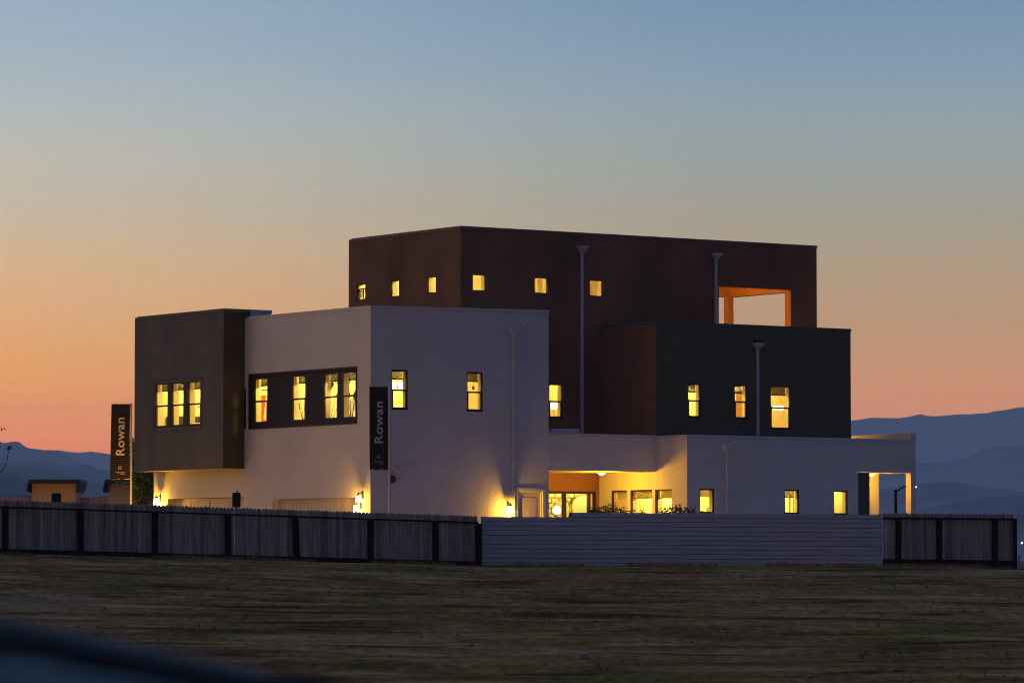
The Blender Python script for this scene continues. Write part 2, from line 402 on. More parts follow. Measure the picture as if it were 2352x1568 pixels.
hills(8800, [(-500, 990), (-40, 1011), (0, 1014.5), (12, 1016.5), (23, 1013.6), (41, 1013.6), (64, 1029), (100, 1034), (130, 1036), (160, 1050), (190, 1066), (260, 1092), (400, 1130), (900, 1200), (1500, 1180), (1900, 1085), (2104, 1063), (2158, 1063), (2226, 1051), (2261, 1031), (2282, 1025.4), (2317, 1026), (2352, 1020), (2600, 985), (2852, 975)], 2200, 1.4, 7.0, HM)
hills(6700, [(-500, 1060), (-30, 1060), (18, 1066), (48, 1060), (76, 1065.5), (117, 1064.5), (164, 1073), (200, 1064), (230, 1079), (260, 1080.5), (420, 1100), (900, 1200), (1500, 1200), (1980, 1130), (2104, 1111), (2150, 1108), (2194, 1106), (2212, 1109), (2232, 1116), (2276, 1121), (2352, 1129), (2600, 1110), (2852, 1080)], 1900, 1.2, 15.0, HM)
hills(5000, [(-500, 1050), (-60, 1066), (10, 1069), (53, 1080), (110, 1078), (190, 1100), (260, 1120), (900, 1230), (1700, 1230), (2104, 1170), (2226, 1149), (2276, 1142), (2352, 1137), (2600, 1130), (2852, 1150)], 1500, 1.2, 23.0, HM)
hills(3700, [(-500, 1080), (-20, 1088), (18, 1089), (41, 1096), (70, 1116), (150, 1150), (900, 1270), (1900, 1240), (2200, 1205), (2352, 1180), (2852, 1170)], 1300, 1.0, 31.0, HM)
# town lights on the lower slopes
for i, (px, py, Y) in enumerate(((2350, 1228, 2300), (2343, 1246, 2250))):
    p = at(px, py, Y); t = empty('street_light', p - Vector((0, 0, 9)))
    q = MB(); q.tube((0, 0, 0), (0, 0, 8.8), 0.2, 0.12); q.tube((0, 0, 8.8), (0.9, 0, 9.1), 0.1, 0.1); q.build('pole', 'metalgrey', t)
    q = MB(); q.ball((1.0, 0, 9.0), 0.45, 10, 6, 0.8); q.build('lamp_head', 'town', t)
    tag(t, ['far tiny yellow street light at the right edge, the higher of two', 'far tiny yellow street light at the right edge, the lower of two'][i], 'street light', 'far lights of the valley town')

# ================================================================== HOUSE
def paving(name, u0, u1, v0, v1, z):
    q = [HO + Uv * a + Vv * b_ for a, b_ in ((u0, v0), (u1, v0), (u1, v1), (u0, v1))]
    m_ = MB(); t = [(p.x, p.y, z) for p in q]; lo = [(p.x, p.y, z - .5) for p in q]
    m_.quad(*t)
    for i in range(4): m_.quad(t[i], lo[i], lo[(i + 1) % 4], t[(i + 1) % 4])
    return tag(m_.build(name, mat(name, (.52, .49, .45), .9, .08, .5, .3, 10)), kind='structure')
paving('driveway', -9, .3, -1.2, 16, 2.08)
paving('patio', -.6, 25, -6.5, -0.05, 2.04)
paving('covered_patio', 7.4, 13.4, 0, 5.2, 2.045)
H = empty('house', HO, HA)
tag(H, 'large flat-roofed modern stucco house of white, brown, green and charcoal blocks with lit windows', 'house')
def mapR(v0): return lambda a, d, z: (a, v0 + d, z)
def mapL(u0): return lambda a, d, z: (u0 + d, a, z)
def holed(mb, mp, a0, a1, z0, z1, holes, mi=0, step=None):
    As = sorted({a0, a1, *[min(max(h[0], a0), a1) for h in holes], *[min(max(h[1], a0), a1) for h in holes]})
    Zs = sorted({z0, z1, *[min(max(h[2], z0), z1) for h in holes], *[min(max(h[3], z0), z1) for h in holes]})
    for p, q in zip(As, As[1:]):
        for r, s in zip(Zs, Zs[1:]):
            m_, n_ = (p + q) / 2, (r + s) / 2
            if any(h[0] < m_ < h[1] and h[2] < n_ < h[3] for h in holes): continue
            mb.quad(mp(p, 0, r), mp(q, 0, r), mp(q, 0, s), mp(p, 0, s), mi=mi)
def reveal(mb, mp, h, d0, d1, mi=0):
    a0, a1, z0, z1 = h
    for (p, q, r, s) in ((a0, z0, a1, z0), (a1, z0, a1, z1), (a1, z1, a0, z1), (a0, z1, a0, z0)):
        mb.quad(mp(p, d0, q), mp(r, d0, s), mp(r, d1, s), mp(p, d1, q), mi=mi)
GZ = 1.7                      # below the yard
# ---- main dimensions (metres along the house's own axes)
uW = 7.387; vW = 8.168; zW = 10.62; zBox = 10.90
uT0, uT1, vT, vT1, zT = 7.286, 23.67, 5.30, 12.72, 14.01
uR, uR1, zR = 13.43, 24.04, 6.50
vG = 1.85; uG1 = ua(1954, vG, 850); zG = 10.64
vEnd = va(353, 0, 1150); dBox = 0.88; vBox1 = va(309, -dBox, 900)
zBot = za(309, 1083, -dBox, vBox1)
def win(pl, p0, px0, px1, y0, y1, yref=None):       # opening from its picture extent -> (a0, a1, z0, z1)
    f = ua if pl == 'R' else va
    ym = (y0 + y1) / 2; a0, a1 = f(px0, p0, ym), f(px1, p0, ym)
    if pl == 'R': return (a0, a1, za(px0, y1, a0, p0), za(px0, y0, a0, p0))
    return (a1, a0, za(px1, y1, p0, a1), za(px1, y0, p0, a1))       # heights are read at the near (right) side
hW = [win('R', 0, 899.3, 937.9, 848, 940.4), win('R', 0, 1072.4, 1110, 853.3, 944.7)]
hDoor = (ua(1189, 0, 1150), ua(1246, 0, 1150), GZ + .3, za(1189, 1127, 6, 0))
zb0 = za(820.5, 973, 0, va(820.5, 0)) ; zb1 = za(820.5, 841, 0, va(820.5, 0))
band = (va(820.5, 0), va(572, 0), zb0, zb1)
bw = []
for x0, x1 in ((581.5, 612), (668, 699.5), (740.5, 773.5), (782.5, 816)):
    a, bb = va(x1, 0), va(x0, 0); bw.append((a, bb, zb0 + 0.19, zb1 - 0.17))
hBoxw = []
for x0, x1 in ((355.5, 385.5), (392.5, 421.8), (429.5, 460)):
    a, bb = va(x1, -dBox), va(x0, -dBox); zb = za(460, 976.8, -dBox, va(460, -dBox)); zt = za(460, 874.2, -dBox, va(460, -dBox)); hBoxw.append((a, bb, zb, zt))
hTR = [win('R', vT, 1086, 1117, 629.5, 667.3), win('R', vT, 1228.3, 1258.5, 636.2, 673.4), win('R', vT, 1355, 1385, 642.5, 680)]
hT2 = win('R', vT, 1261.4, 1293, 881.4, 960)
hTL = [win('L', uT0, 818.5, 838.8, 651.5, 688.5), win('L', uT0, 896, 916, 642.5, 680.5), win('L', uT0, 979.6, 1000.7, 633, 671.5)]
zz = sum(h[3] for h in hTL) / 3; hTL = [(h[0], h[1], zz - .6, zz) for h in hTL]
hG = [win('R', vG, 1580.5, 1610.5, 880.3, 959), win('R', vG, 1687.6, 1717.3, 883, 961.7), win('R', vG, 1770, 1817, 886, 985.5)]
hRf = [win('R', 0, 1607, 1642, 1121.7, 1177.6), win('R', 0, 1802.5, 1836.5, 1123.7, 1179.3), win('R', 0, 1915, 1948, 1126, 1181)]
hRl = []
for x0, x1, y0 in ((1403, 1439.8, 1125.5), (1447, 1498, 1123.7), (1504.6, 1543, 1122.2)):
    a, bb = va(x1, uR, 1150), va(x0, uR, 1150); hRl.append((a, bb, 2.9, za(x1, y0, uR, a)))
hRl = [(h[0], h[1], 2.9, hRl[1][3]) for h in hRl]
hPorch = (ua(1971, 0, 1130), ua(2092, 0, 1130), GZ, za(1971, 1084, 21.3, 0))
hSlide = (ua(1236, vT, 1150), ua(1369.5, vT, 1150), GZ + .3, za(1300, 1127.5, ua(1300, vT), vT))
zCan = za(1260, 1078, uW, vG)
hDeck = (ua(1651, vT, 700), ua(1816, vT, 700), 10.05, za(1651, 657, 18.96, vT))
gar = []
for x0, x1, y1 in ((385, 559.5, 1140.4), (625, 815.5, 1141.3)):
    a, bb = va(x1, 0, 1150), va(x0, 0, 1150); gar.append((a, bb, GZ, za(x1, y1, 0, a)))

def cap(name, u0, u1, v0, v1, z, m, sides='LRBF', w=0.22, shear=0, lab=None):
    q = MB(); o = 0.025; h = 0.11
    if 'R' in sides: q.box(u0 - o, u1 + o, v0 - o, v0 + w, z - h + .03, z + .03)
    if 'L' in sides: q.box(u0 - o, u0 + w, v0 + w, v1 - w, z - h + .03, z + .03)
    if 'B' in sides: q.box(u0 - o, u1 + o, v1 - w, v1 + o, z - h + .03, z + .03)
    if 'F' in sides: q.box(u1 - w, u1 + o, v0 + w, v1 - w, z - h + .03, z + .03)
    if shear: q.v = [(x, y, zz_ + shear * x) for x, y, zz_ in q.v]
    return q.build('parapet_cap', m, H, lab, bevel=0.008)

# ---- white two-storey block
q = MB()
hl = [gar[0], gar[1]]
holed(q, mapR(0), 0, uW, GZ, zW, hW + [hDoor])
for h in hW: reveal(q, mapR(0), h, 0, .10)
reveal(q, mapR(0), hDoor, 0, .12)
holed(q, mapL(0), 0, vW, GZ, zW, [band, gar[1]])
holed(q, mapL(0), vW, vEnd, GZ, zBot, [gar[0]])
reveal(q, mapL(0), gar[1], 0, .27); reveal(q, mapL(0), gar[0], 0, .27); reveal(q, mapL(0), band, 0, .05)
q.quad((uW, 0, GZ), (uW, vT, GZ), (uW, vT, zW), (uW, 0, zW))
q.quad((0, vEnd, GZ), (uW, vEnd, GZ), (uW, vEnd, zW), (0, vEnd, zW))
q.quad((0.2, 0.2, zW - .06), (0.2, 0.2, zW - .45), (uW, 0.2, zW - .45), (uW, 0.2, zW - .06))
k = 0.013
q.v = [(x, y, z + k * x if z > zW - .01 else z) for x, y, z in q.v]
q.build('wall', 'white', H, 'smooth white stucco walls of the garage block')
# white block behind the charcoal one
ub = ua(575, vW, 715); ub1 = ua(623, vW, 715)
q = MB(); q.box(ub, ub1, vW, vEnd, zW - .8, zBox - .02); q.build('wall', 'white', H, 'white upper wall behind the charcoal box')
q = MB(); q.box(ub, ub1 + .02, vW - .03, vW + .2, zBox - .08, zBox + .03); q.build('parapet_cap', 'cap', H)
cap('c', 0, uW, 0, vW, zW, 'cap', 'R', shear=k)
cap('c', 0, uW, 0, vW, zW, 'cap', 'L')
q = MB(); q.box(.22, uT0 - .02, .22, vEnd - .02, zW - .50, zW - .42); q.build('roof', 'concrete', H)
# ---- charcoal projecting box
M['shaded_grey'] = mat('shade_darkened_stucco', (0.072, 0.060, 0.038), 0.9, 0.2, 0.9, 0.5, 9, spec=0.12)  # charcoal darkened for the box's side face, its shade put into the colour
q = MB()
holed(q, mapL(-dBox), vW, vBox1, zBot, zBox, hBoxw)
for h in hBoxw: reveal(q, mapL(-dBox), h, 0, .07)
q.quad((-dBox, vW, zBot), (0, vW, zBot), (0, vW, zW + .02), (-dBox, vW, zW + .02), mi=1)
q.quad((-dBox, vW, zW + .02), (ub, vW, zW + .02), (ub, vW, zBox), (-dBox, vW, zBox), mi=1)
q.quad((-dBox, vBox1, zBot), (ub, vBox1, zBot), (ub, vBox1, zBox), (-dBox, vBox1, zBox))
q.quad((-dBox, vW, zBox - .12), (ub, vW, zBox - .12), (ub, vBox1, zBox - .12), (-dBox, vBox1, zBox - .12))
q.build('wall', ['grey', 'shaded_grey'], H, 'charcoal stucco box hanging out over the garage')
q = MB(); q.quad((-dBox, vW, zBot), (0, vW, zBot), (0, vBox1, zBot), (-dBox, vBox1, zBot)); q.build('soffit', 'white', H)
cap('c', -dBox, ub, vW, vBox1, zBox, 'capdark', 'RL')
# ---- brown three-storey block
q = MB()
holed(q, mapR(vT), uT0, uT1, GZ, zT, hTR + [hT2, hSlide, hDeck])
for h in hTR + [hT2]: reveal(q, mapR(vT), h, 0, .09)
reveal(q, mapR(vT), hSlide, 0, .1)
holed(q, mapL(uT0), vT, vT1, zW - .6, zT, hTL)
for h in hTL: reveal(q, mapL(uT0), h, 0, .09)
uD0, uD1 = hDeck[0], hDeck[1]
vD = va(1685, uD1, 700); zHd = za(1804, 671.5, uD1, vT + .35); zC = hDeck[3]
q.quad((uT0, vT1, zW - .6), (uD0, vT1, zW - .6), (uD0, vT1, zT), (uT0, vT1, zT)); q.quad((uD0, vT1, zC + .55), (uD1 + .30, vT1, zC + .55), (uD1 + .30, vT1, zT), (uD0, vT1, zT))
q.quad((uD0, vD + .56, 9.9), (uD0, vT1, 9.9), (uD0, vT1, zT), (uD0, vD + .56, zT))
# roof deck: ceiling, thick front wall, end header, back header
q.quad((uT0, vT, zT - .2), (uD1 + .3, vT, zT - .2), (uD1 + .3, vT1, zT - .2), (uT0, vT1, zT - .2))
zK = zC + .55; uH = uD1 + .30; vB = vD + .27
q.quad((uD0, vT + .35, zK), (uH, vT + .35, zK), (uH, vB + .3, zK), (uD0, vB + .3, zK))                      # ceiling
q.quad((uD0, vT + .01, 10.05), (uD0, vB + .3, 10.05), (uD0, vB + .3, zK), (uD0, vT + .01, zK))              # inner side wall
q.quad((uD0, vT + .001, zC), (uD1, vT + .001, zC), (uD1, vT + .35, zC), (uD0, vT + .35, zC))                # underside of the front wall
q.quad((uD0, vT + .35, zC), (uD1, vT + .35, zC), (uD1, vT + .35, zK), (uD0, vT + .35, zK))
q.quad((uD1, vT + .001, 10.05), (uD1, vT + .35, 10.05), (uD1, vT + .35, zC), (uD1, vT + .001, zC))          # pier
q.quad((uT1, vT, GZ), (uT1, vT + .35, GZ), (uT1, vT + .35, zT), (uT1, vT, zT))
q.quad((uT1, vT + .35, GZ), (uD1, vT + .35, GZ), (uD1, vT + .35, zHd), (uT1, vT + .35, zHd))
q.quad((uT1, vT + .35, zHd), (uH, vT + .35, zHd), (uH, vT + .35, zT), (uT1, vT + .35, zT))
q.box(uD1, uH, vT + .352, vB, zHd, zK - .003)                                                              # end header
q.box(uD0 + .003, uH, vB + .002, vB + .28, zHd, zK - .003)                                                # back header
q.quad((uH, vT + .35, zK), (uH, vT1, zK), (uH, vT1, zT), (uH, vT + .35, zT))
q.quad((uD0, vB + .29, zK), (uH, vB + .29, zK), (uH, vT1, zK), (uD0, vT1, zK))
q.quad((uD0, vT, 10.05), (uT1, vT, 10.05), (uT1, vT1, 10.05), (uD0, vT1, 10.05))
q.build('wall', 'brown', H, 'dark brown stucco walls of the tall upper block')
cw = 0.26
q = MB(); q.box(uD1 - cw, uD1 - .004, vD, vD + .27, 10.06, zHd - .002); q.build('column', 'brown', H)
cap('c', uT0, uT1, vT, vT + .35, zT, 'capbrown', 'R', w=.33); cap('c', uT0, uT1, vT, vT1, zT, 'capbrown', 'L')
q = MB(); q.box(uD1 + .08, uD1 + .325, vT + .36, vT1, zT - .08, zT + .03); q.build('parapet_cap', 'capbrown', H)
q = MB(); q.box(uT0 + .2, uD1 + .1, vT + .2, vT1 - .2, zT - .19, zT - .12); q.build('roof', 'concrete', H)
# ---- green block
q = MB(); uG0 = uR + .03
holed(q, mapR(vG), uG0, uG1, 6.3, zG, hG)
for h in hG: reveal(q, mapR(vG), h, 0, .08)
q.quad((uG1, vG, 6.3), (uG1, vT, 6.3), (uG1, vT, zG), (uG1, vG, zG))
q.quad((uG0, vG, zG - .15), (uG1, vG, zG - .15), (uG1, vT, zG - .15), (uG0, vT, zG - .15))
q.build('wall', 'green', H, 'dark green stucco walls of the right upper block')
q = MB(); q.quad((uG0, vG, 6.3), (uG0, vT, 6.3), (uG0, vT, zG), (uG0, vG, zG)); q.build('wall', 'brown', H, 'brown side wall of the green block')
cap('c', uG0, uG1, vG, vT - .01, zG, 'capdark', 'RLF')
# ---- white single-storey wing
q = MB(); vP = 1.6; uP = ua(2019, vP, 1130)
holed(q, mapR(0), uR, uR1, GZ, zR, hRf + [hPorch])
for h in hRf: reveal(q, mapR(0), h, 0, .08)
holed(q, mapL(uR), 0, vT, GZ, zR, hRl)
for h in hRl: reveal(q, mapL(uR), h, 0, .08)
q.quad((uR1, 0, hPorch[3]), (uR1, 5, hPorch[3]), (uR1, 5, zR), (uR1, 0, zR))
q.quad((uR1, 0, GZ), (uR1, .28, GZ), (uR1, .28, hPorch[3]), (uR1, 0, hPorch[3]))
q.quad((hPorch[1], .28, GZ), (uR1, .28, GZ), (uR1, .28, hPorch[3]), (hPorch[1], .28, hPorch[3]))
q.quad((hPorch[1], 0.001, GZ), (hPorch[1], .28, GZ), (hPorch[1], .28, hPorch[3]), (hPorch[1], 0.001, hPorch[3]))
q.quad((hPorch[0], 0.001, GZ), (hPorch[0], vP, GZ), (hPorch[0], vP, hPorch[3]), (hPorch[0], 0.001, hPorch[3]))
q.quad((hPorch[0], vP, GZ), (uP, vP, GZ), (uP, vP, hPorch[3] + .05), (hPorch[0], vP, hPorch[3] + .05))
q.quad((uP, vP, GZ), (uP, 5, GZ), (uP, 5, hPorch[3]), (uP, vP, hPorch[3]))
q.quad((hPorch[0], 0, hPorch[3]), (uR1, 0, hPorch[3]), (uR1, 1.9, hPorch[3]), (hPorch[0], 1.9, hPorch[3]))
q.quad((hPorch[0], 1.9, hPorch[3]), (uR1, 1.9, hPorch[3]), (uR1, 1.9, zR - .2), (hPorch[0], 1.9, zR - .2))
q.build('wall', 'white', H, 'white stucco walls of the single-storey wing')
q = MB(); q.box(uR + .2, uR1 - .25, .2, 5, zR - .3, zR - .2); q.build('roof', 'concrete', H)
q = MB(); q.box(uR - .025, uR1 - .25, -.025, .2, zR - .08, zR + .03); q.box(uR - .025, uR + .2, .2, vG + .0, zR - .08, zR + .03); q.build('parapet_cap', 'cap', H, bevel=.008)
q = MB(); q.box(uR1 - .25, uR1 + .02, -.025, 5.0, zR - .1, zR + .27); q.build('parapet', 'white', H)
q = MB(); q.box(22.9, 23.3, 3.2, 4.4, zR - .2, zR + .12); q.build('roof_curb', 'tan', H)
# ---- canopy over the back patio
q = MB(); q.quad((uW, vG, zCan), (uR, vG, zCan), (uR, vG, zR), (uW, vG, zR)); q.quad((uW, vG, zR - .05), (uR, vG, zR - .05), (uR, vT, zR - .05), (uW, vT, zR - .05))
q.build('wall', 'white', H, 'white fascia wall of the patio canopy')
q = MB(); q.quad((uW, vG, zCan), (uR, vG, zCan), (uR, vT, zCan), (uW, vT, zCan)); q.build('soffit', 'white', H)
q = MB(); q.box(uW, uR, vG - .025, vG + .2, zR - .06, zR + .05); q.build('parapet_cap', 'cap', H, bevel=.008)
q = MB(); q.box(9.7, 10.9, vG + 1.2, vG + 1.5, zR - .05, zR + .26); q.build('roof_curb', 'cap', H)

# ---- windows
def window(mp, h, style='hung', fr=0.05, d=.04, blind=None, mid=.51, trim=0, fm='frame', jamb='cream'):
    a0, a1, z0, z1 = h; e = .002
    q = MB()
    def bx(p, r, s, t, d0, d1):
        c0 = mp(p, d0, s); c1 = mp(r, d1, t)
        q.box(min(c0[0], c1[0]), max(c0[0], c1[0]), min(c0[1], c1[1]), max(c0[1], c1[1]), s, t)
    dd = d + .05
    bx(a0 + e, a0 + fr, z0 + e, z1 - e, d, dd); bx(a1 - fr, a1 - e, z0 + e, z1 - e, d, dd)
    bx(a0 + fr, a1 - fr, z0 + e, z0 + fr, d, dd); bx(a0 + fr, a1 - fr, z1 - fr, z1 - e, d, dd)
    if trim:
        t = trim
        bx(a0 - t, a0 - e, z0 - t, z1 + t, -.02, .003); bx(a1 + e, a1 + t, z0 - t, z1 + t, -.02, .003)
        bx(a0 - e, a1 + e, z0 - t, z0 - e, -.02, .003); bx(a0 - e, a1 + e, z1 + e, z1 + t, -.02, .003)
    w = q.build('window', fm, H)
    zm = z0 + (z1 - z0) * (1 - mid)
    if style == 'hung':
        q = MB(); s = .032
        bx(a0 + fr, a1 - fr, zm - .03, zm + .03, d - .012, dd - .002)
        bx(a0 + fr, a0 + fr + s, z0 + fr, zm - .03, d - .012, dd - .004); bx(a1 - fr - s, a1 - fr, z0 + fr, zm - .03, d - .012, dd - .004)
        bx(a0 + fr + s, a1 - fr - s, z0 + fr, z0 + fr + s, d - .012, dd - .004)
        q.build('sash', fm, w)
    q = MB(); q.quad(mp(a0 + fr, d + .03, z0 + fr), mp(a1 - fr, d + .03, z0 + fr), mp(a1 - fr, d + .03, z1 - fr), mp(a0 + fr, d + .03, z1 - fr))
    q.build('pane', 'glass', w)
    q = MB(); reveal(q, mp, h, d + .052, .34); q.build('jamb', jamb, w)
    if blind:
        m_, hh, dep = blind; q = MB(); n = 9; bz = z1 - hh
        for i in range(n):
            s0 = bz + hh * i / n; s1 = bz + hh * (i + 1) / n
            bx(a0 + .03, a1 - .03, s0 + .002, s1 - .002, dep + .01 * (i % 2), dep + .018 + .01 * (i % 2))
        bx(a0 + .02, a1 - .02, bz - .03, bz, dep - .01, dep + .04)
        q.build('blind', m_, w)
    return w
BL = ('blind', .26, .30)
for h in hW: window(mapR(0), h, fr=.055, blind=('blind', .30, .30))
for h in bw: window(mapL(0), h, fr=.035, d=.05, blind=('blind', .24, .30), fm='frame')
for h in hBoxw: window(mapL(-dBox), h, fr=.04, blind=('blind', .24, .28))
for h in hTR: window(mapR(vT), h, 'fixed', fr=.03)
for h in hTL: window(mapL(uT0), h, 'fixed', fr=.03)
window(mapR(vT), hT2, fr=.04)
for i, h in enumerate(hG): window(mapR(vG), h, fr=.045, blind=('blind', .28, .30) if i < 2 else ('blind', .30, .30), mid=.5)
for i, h in enumerate(hRf): window(mapR(0), h, 'fixed', fr=.055, blind=('shade', .26, .28) if i < 2 else None)
for h in hRl: window(mapL(uR), h, 'fixed', fr=.06, blind=('shade', .28, .26))
# trims round the charcoal windows
a0, a1 = hBoxw[2][0] - .08, hBoxw[0][1] + .06
z0, z1 = hBoxw[0][2] - .12, hBoxw[0][3] + .12
q = MB(); dB = -dBox
for bx_ in ((a0 - .05, a0, z0, z1), (a1, a1 + .05, z0, z1), (a0, a1, z0 - .03, z0), (a0, a1, z1 - .0, z1 + .03)): q.box(dB - .03, dB - .002, bx_[0], bx_[1], bx_[2], bx_[3])
q.build('window_trim', 'grey', H)
for x, y in ((hBoxw[1][1], hBoxw[0][0]), (hBoxw[2][1], hBoxw[1][0])):
    q = MB(); q.box(dB - .012, dB - .002, x + .004, y - .004, z0 + .1, z1 - .1); q.build('mullion', 'frame', H)
# dark recessed band with its four windows
q = MB(); holed(q, mapL(.05), band[0], band[1], band[2], band[3], bw)
for h in bw: reveal(q, mapL(.05), h, 0, .02)
q.build('window_panel', 'panel', H, 'dark recessed panel joining the four windows')
q = MB(); f = .07
a0, a1, z0, z1 = band
q.box(-.03, .048, a0, a0 + f, z0, z1); q.box(-.03, .048, a1 - f, a1, z0, z1); q.box(-.03, .048, a0 + f, a1 - f, z0, z0 + f); q.box(-.03, .048, a0 + f, a1 - f, z1 - f, z1)
q.build('panel_frame', 'frame', H)
# ---- garage doors
for h in gar:
    q = MB(); a0, a1, z0, z1 = h; x = .27
    n = 4; hh = (z1 - z0) / n
    for i in range(n):
        q.box(x, x + .04, a0, a1, z0 + hh * i + .01, z0 + hh * (i + 1) - .01)
        m_ = 4; ww = (a1 - a0) / m_
        for j in range(m_): q.box(x - .012, x, a0 + ww * j + .12, a0 + ww * (j + 1) - .12, z0 + hh * i + .1, z0 + hh * (i + 1) - .1)
    q.build('garage_door', 'garage', H, bevel=.006)
# ---- side door
a0, a1, z0, z1 = hDoor
q = MB(); q.box(a0 + .06, a1 - .06, .10, .15, z0, z1 - .06)
for (b0, b1) in ((z0 + .2, z0 + 1.1), (z0 + 1.25, z1 - .22)): q.box(a0 + .2, a1 - .2, .085, .10, b0, b1)
dr = q.build('door', 'garage', H, bevel=.006)
q = MB(); t = .11
q.box(a0 - t, a0, -.03, .003, z0, z1 + t); q.box(a1, a1 + t, -.03, .003, z0, z1 + t); q.box(a0, a1, -.03, .003, z1, z1 + t)
q.box(a0, a0 + .05, .03, .1, z0, z1); q.box(a1 - .05, a1, .03, .1, z0, z1); q.box(a0 + .05, a1 - .05, .03, .1, z1 - .05, z1)
q.build('door_frame', 'white', dr, bevel=.005)
q = MB(); q.ball((a0 + .16, .06, z0 + 1.0), .035); q.build('door_knob', 'black', dr)
# ---- sliding patio door
a0, a1, z0, z1 = hSlide; y0 = vT + .03
q = MB(); q.box(a0, a1, y0, y0 + .1, z1 - .09, z1 - .002); q.box(a1 - .34, a1 - .24, y0, y0 + .1, z0, z1 - .09); q.box(a1 - .14, a1 - .002, y0, y0 + .1, z0, z1 - .09)
mu = ua(1298, vT, 1150); q.box(mu - .10, mu - .02, y0 - .01, y0 + .05, z0, z1 - .09); q.box(mu + .0, mu + .1, y0 + .03, y0 + .09, z0, z1 - .09)
sl = q.build('sliding_door', 'frame', H)
q = MB(); q.quad((a0, y0 + .04, z0), (a1 - .24, y0 + .04, z0), (a1 - .24, y0 + .04, z1 - .09), (a0, y0 + .04, z1 - .09)); q.build('pane', 'glass', sl)
q = MB(); q.box(a1 - .24, a1 - .14, y0 + .02, y0 + .06, z0, z1 - .09); q.build('curtain', 'linen', sl)
# ---- slatted screen at the porch
a0 = hPorch[0]; a1 = ua(1997, 0.02, 1130)
q = MB(); q.box(a0 + .01, a0 + .06, .01, .06, GZ, hPorch[3] - .01); q.box(a1 - .05, a1, .01, .06, GZ, hPorch[3] - .01)
zq = GZ
while zq < hPorch[3] - .12: q.box(a0 + .06, a1 - .05, .02, .05, zq, zq + .085); zq += .11
q.box(a0 + .01, a1, .055, .065, GZ, hPorch[3] - .01)
q.build('screen', 'capdark', H, 'dark slatted screen beside the porch opening')

# ---- downspouts with conductor heads
def downspout(px, y0, y1, plane, mat_, w=.055, scup=None, zlow=None):
    u = ua(px, plane, 800); zt = za(px, y0, u, plane); zh = za(px, y1, u, plane)
    q = MB(); q.box(u - w, u + w, plane - .10, plane - .012, zlow, zh)
    zz_ = zlow + .8
    while zz_ < zh - .4: q.box(u - w - .02, u + w + .02, plane - .11, plane - .002, zz_, zz_ + .04); zz_ += 1.9
    d = q.build('downspout', mat_, H, bevel=.01)
    q = MB(); i = 0; hw = .18; t0 = zt - .09
    pr = [(hw, .20, t0), (hw, .20, zt), (w, .10, zh - .02)]
    lo = [(u - w, plane - .10, zh - .05), (u + w, plane - .10, zh - .05), (u + w, plane - .012, zh - .05), (u - w, plane - .012, zh - .05)]
    mi_ = [(u - hw, plane - .22, t0), (u + hw, plane - .22, t0), (u + hw, plane - .012, t0), (u - hw, plane - .012, t0)]
    for k_ in range(4): q.quad(lo[k_], lo[(k_ + 1) % 4], mi_[(k_ + 1) % 4], mi_[k_])
    q.box(u - hw - .015, u + hw + .015, plane - .235, plane - .004, t0, zt)
    q.build('conductor_head', mat_, d)
    if scup:
        q = MB(); q.tube((u + scup, plane - .30, zt + .10), (u + scup, plane, zt + .13), .07, .07, 10, caps=False); q.tube((u + scup, plane - .29, zt + .10), (u + scup, plane - .28, zt + .10), .068, .068)
        q.box(u - .14, u + scup, plane - .2, plane - .16, zt + .002, zt + .03)
        q.build('scupper', mat_, d)
downspout(1334.5, 565, 582, vT, 'pipe', zlow=zR)
downspout(1642.5, 581.7, 594, vT, 'pipe', zlow=zG - .1)
downspout(1737.5, 787.7, 800, vG, 'pipe', zlow=zR - .1)
downspout(1177.5, 754, 771, 0, 'white', w=.04, scup=.40, zlow=GZ)
downspout(1667.5, 1024, 1036, 0, 'white', w=.045, scup=.34, zlow=GZ)
q = MB(); u = ua(1741, vG, 790); q.box(u - .2, u + .22, vG - .05, vG - .003, za(1741, 787, u, vG) + .03, za(1741, 781, u, vG)); q.build('scupper', 'frame', H)

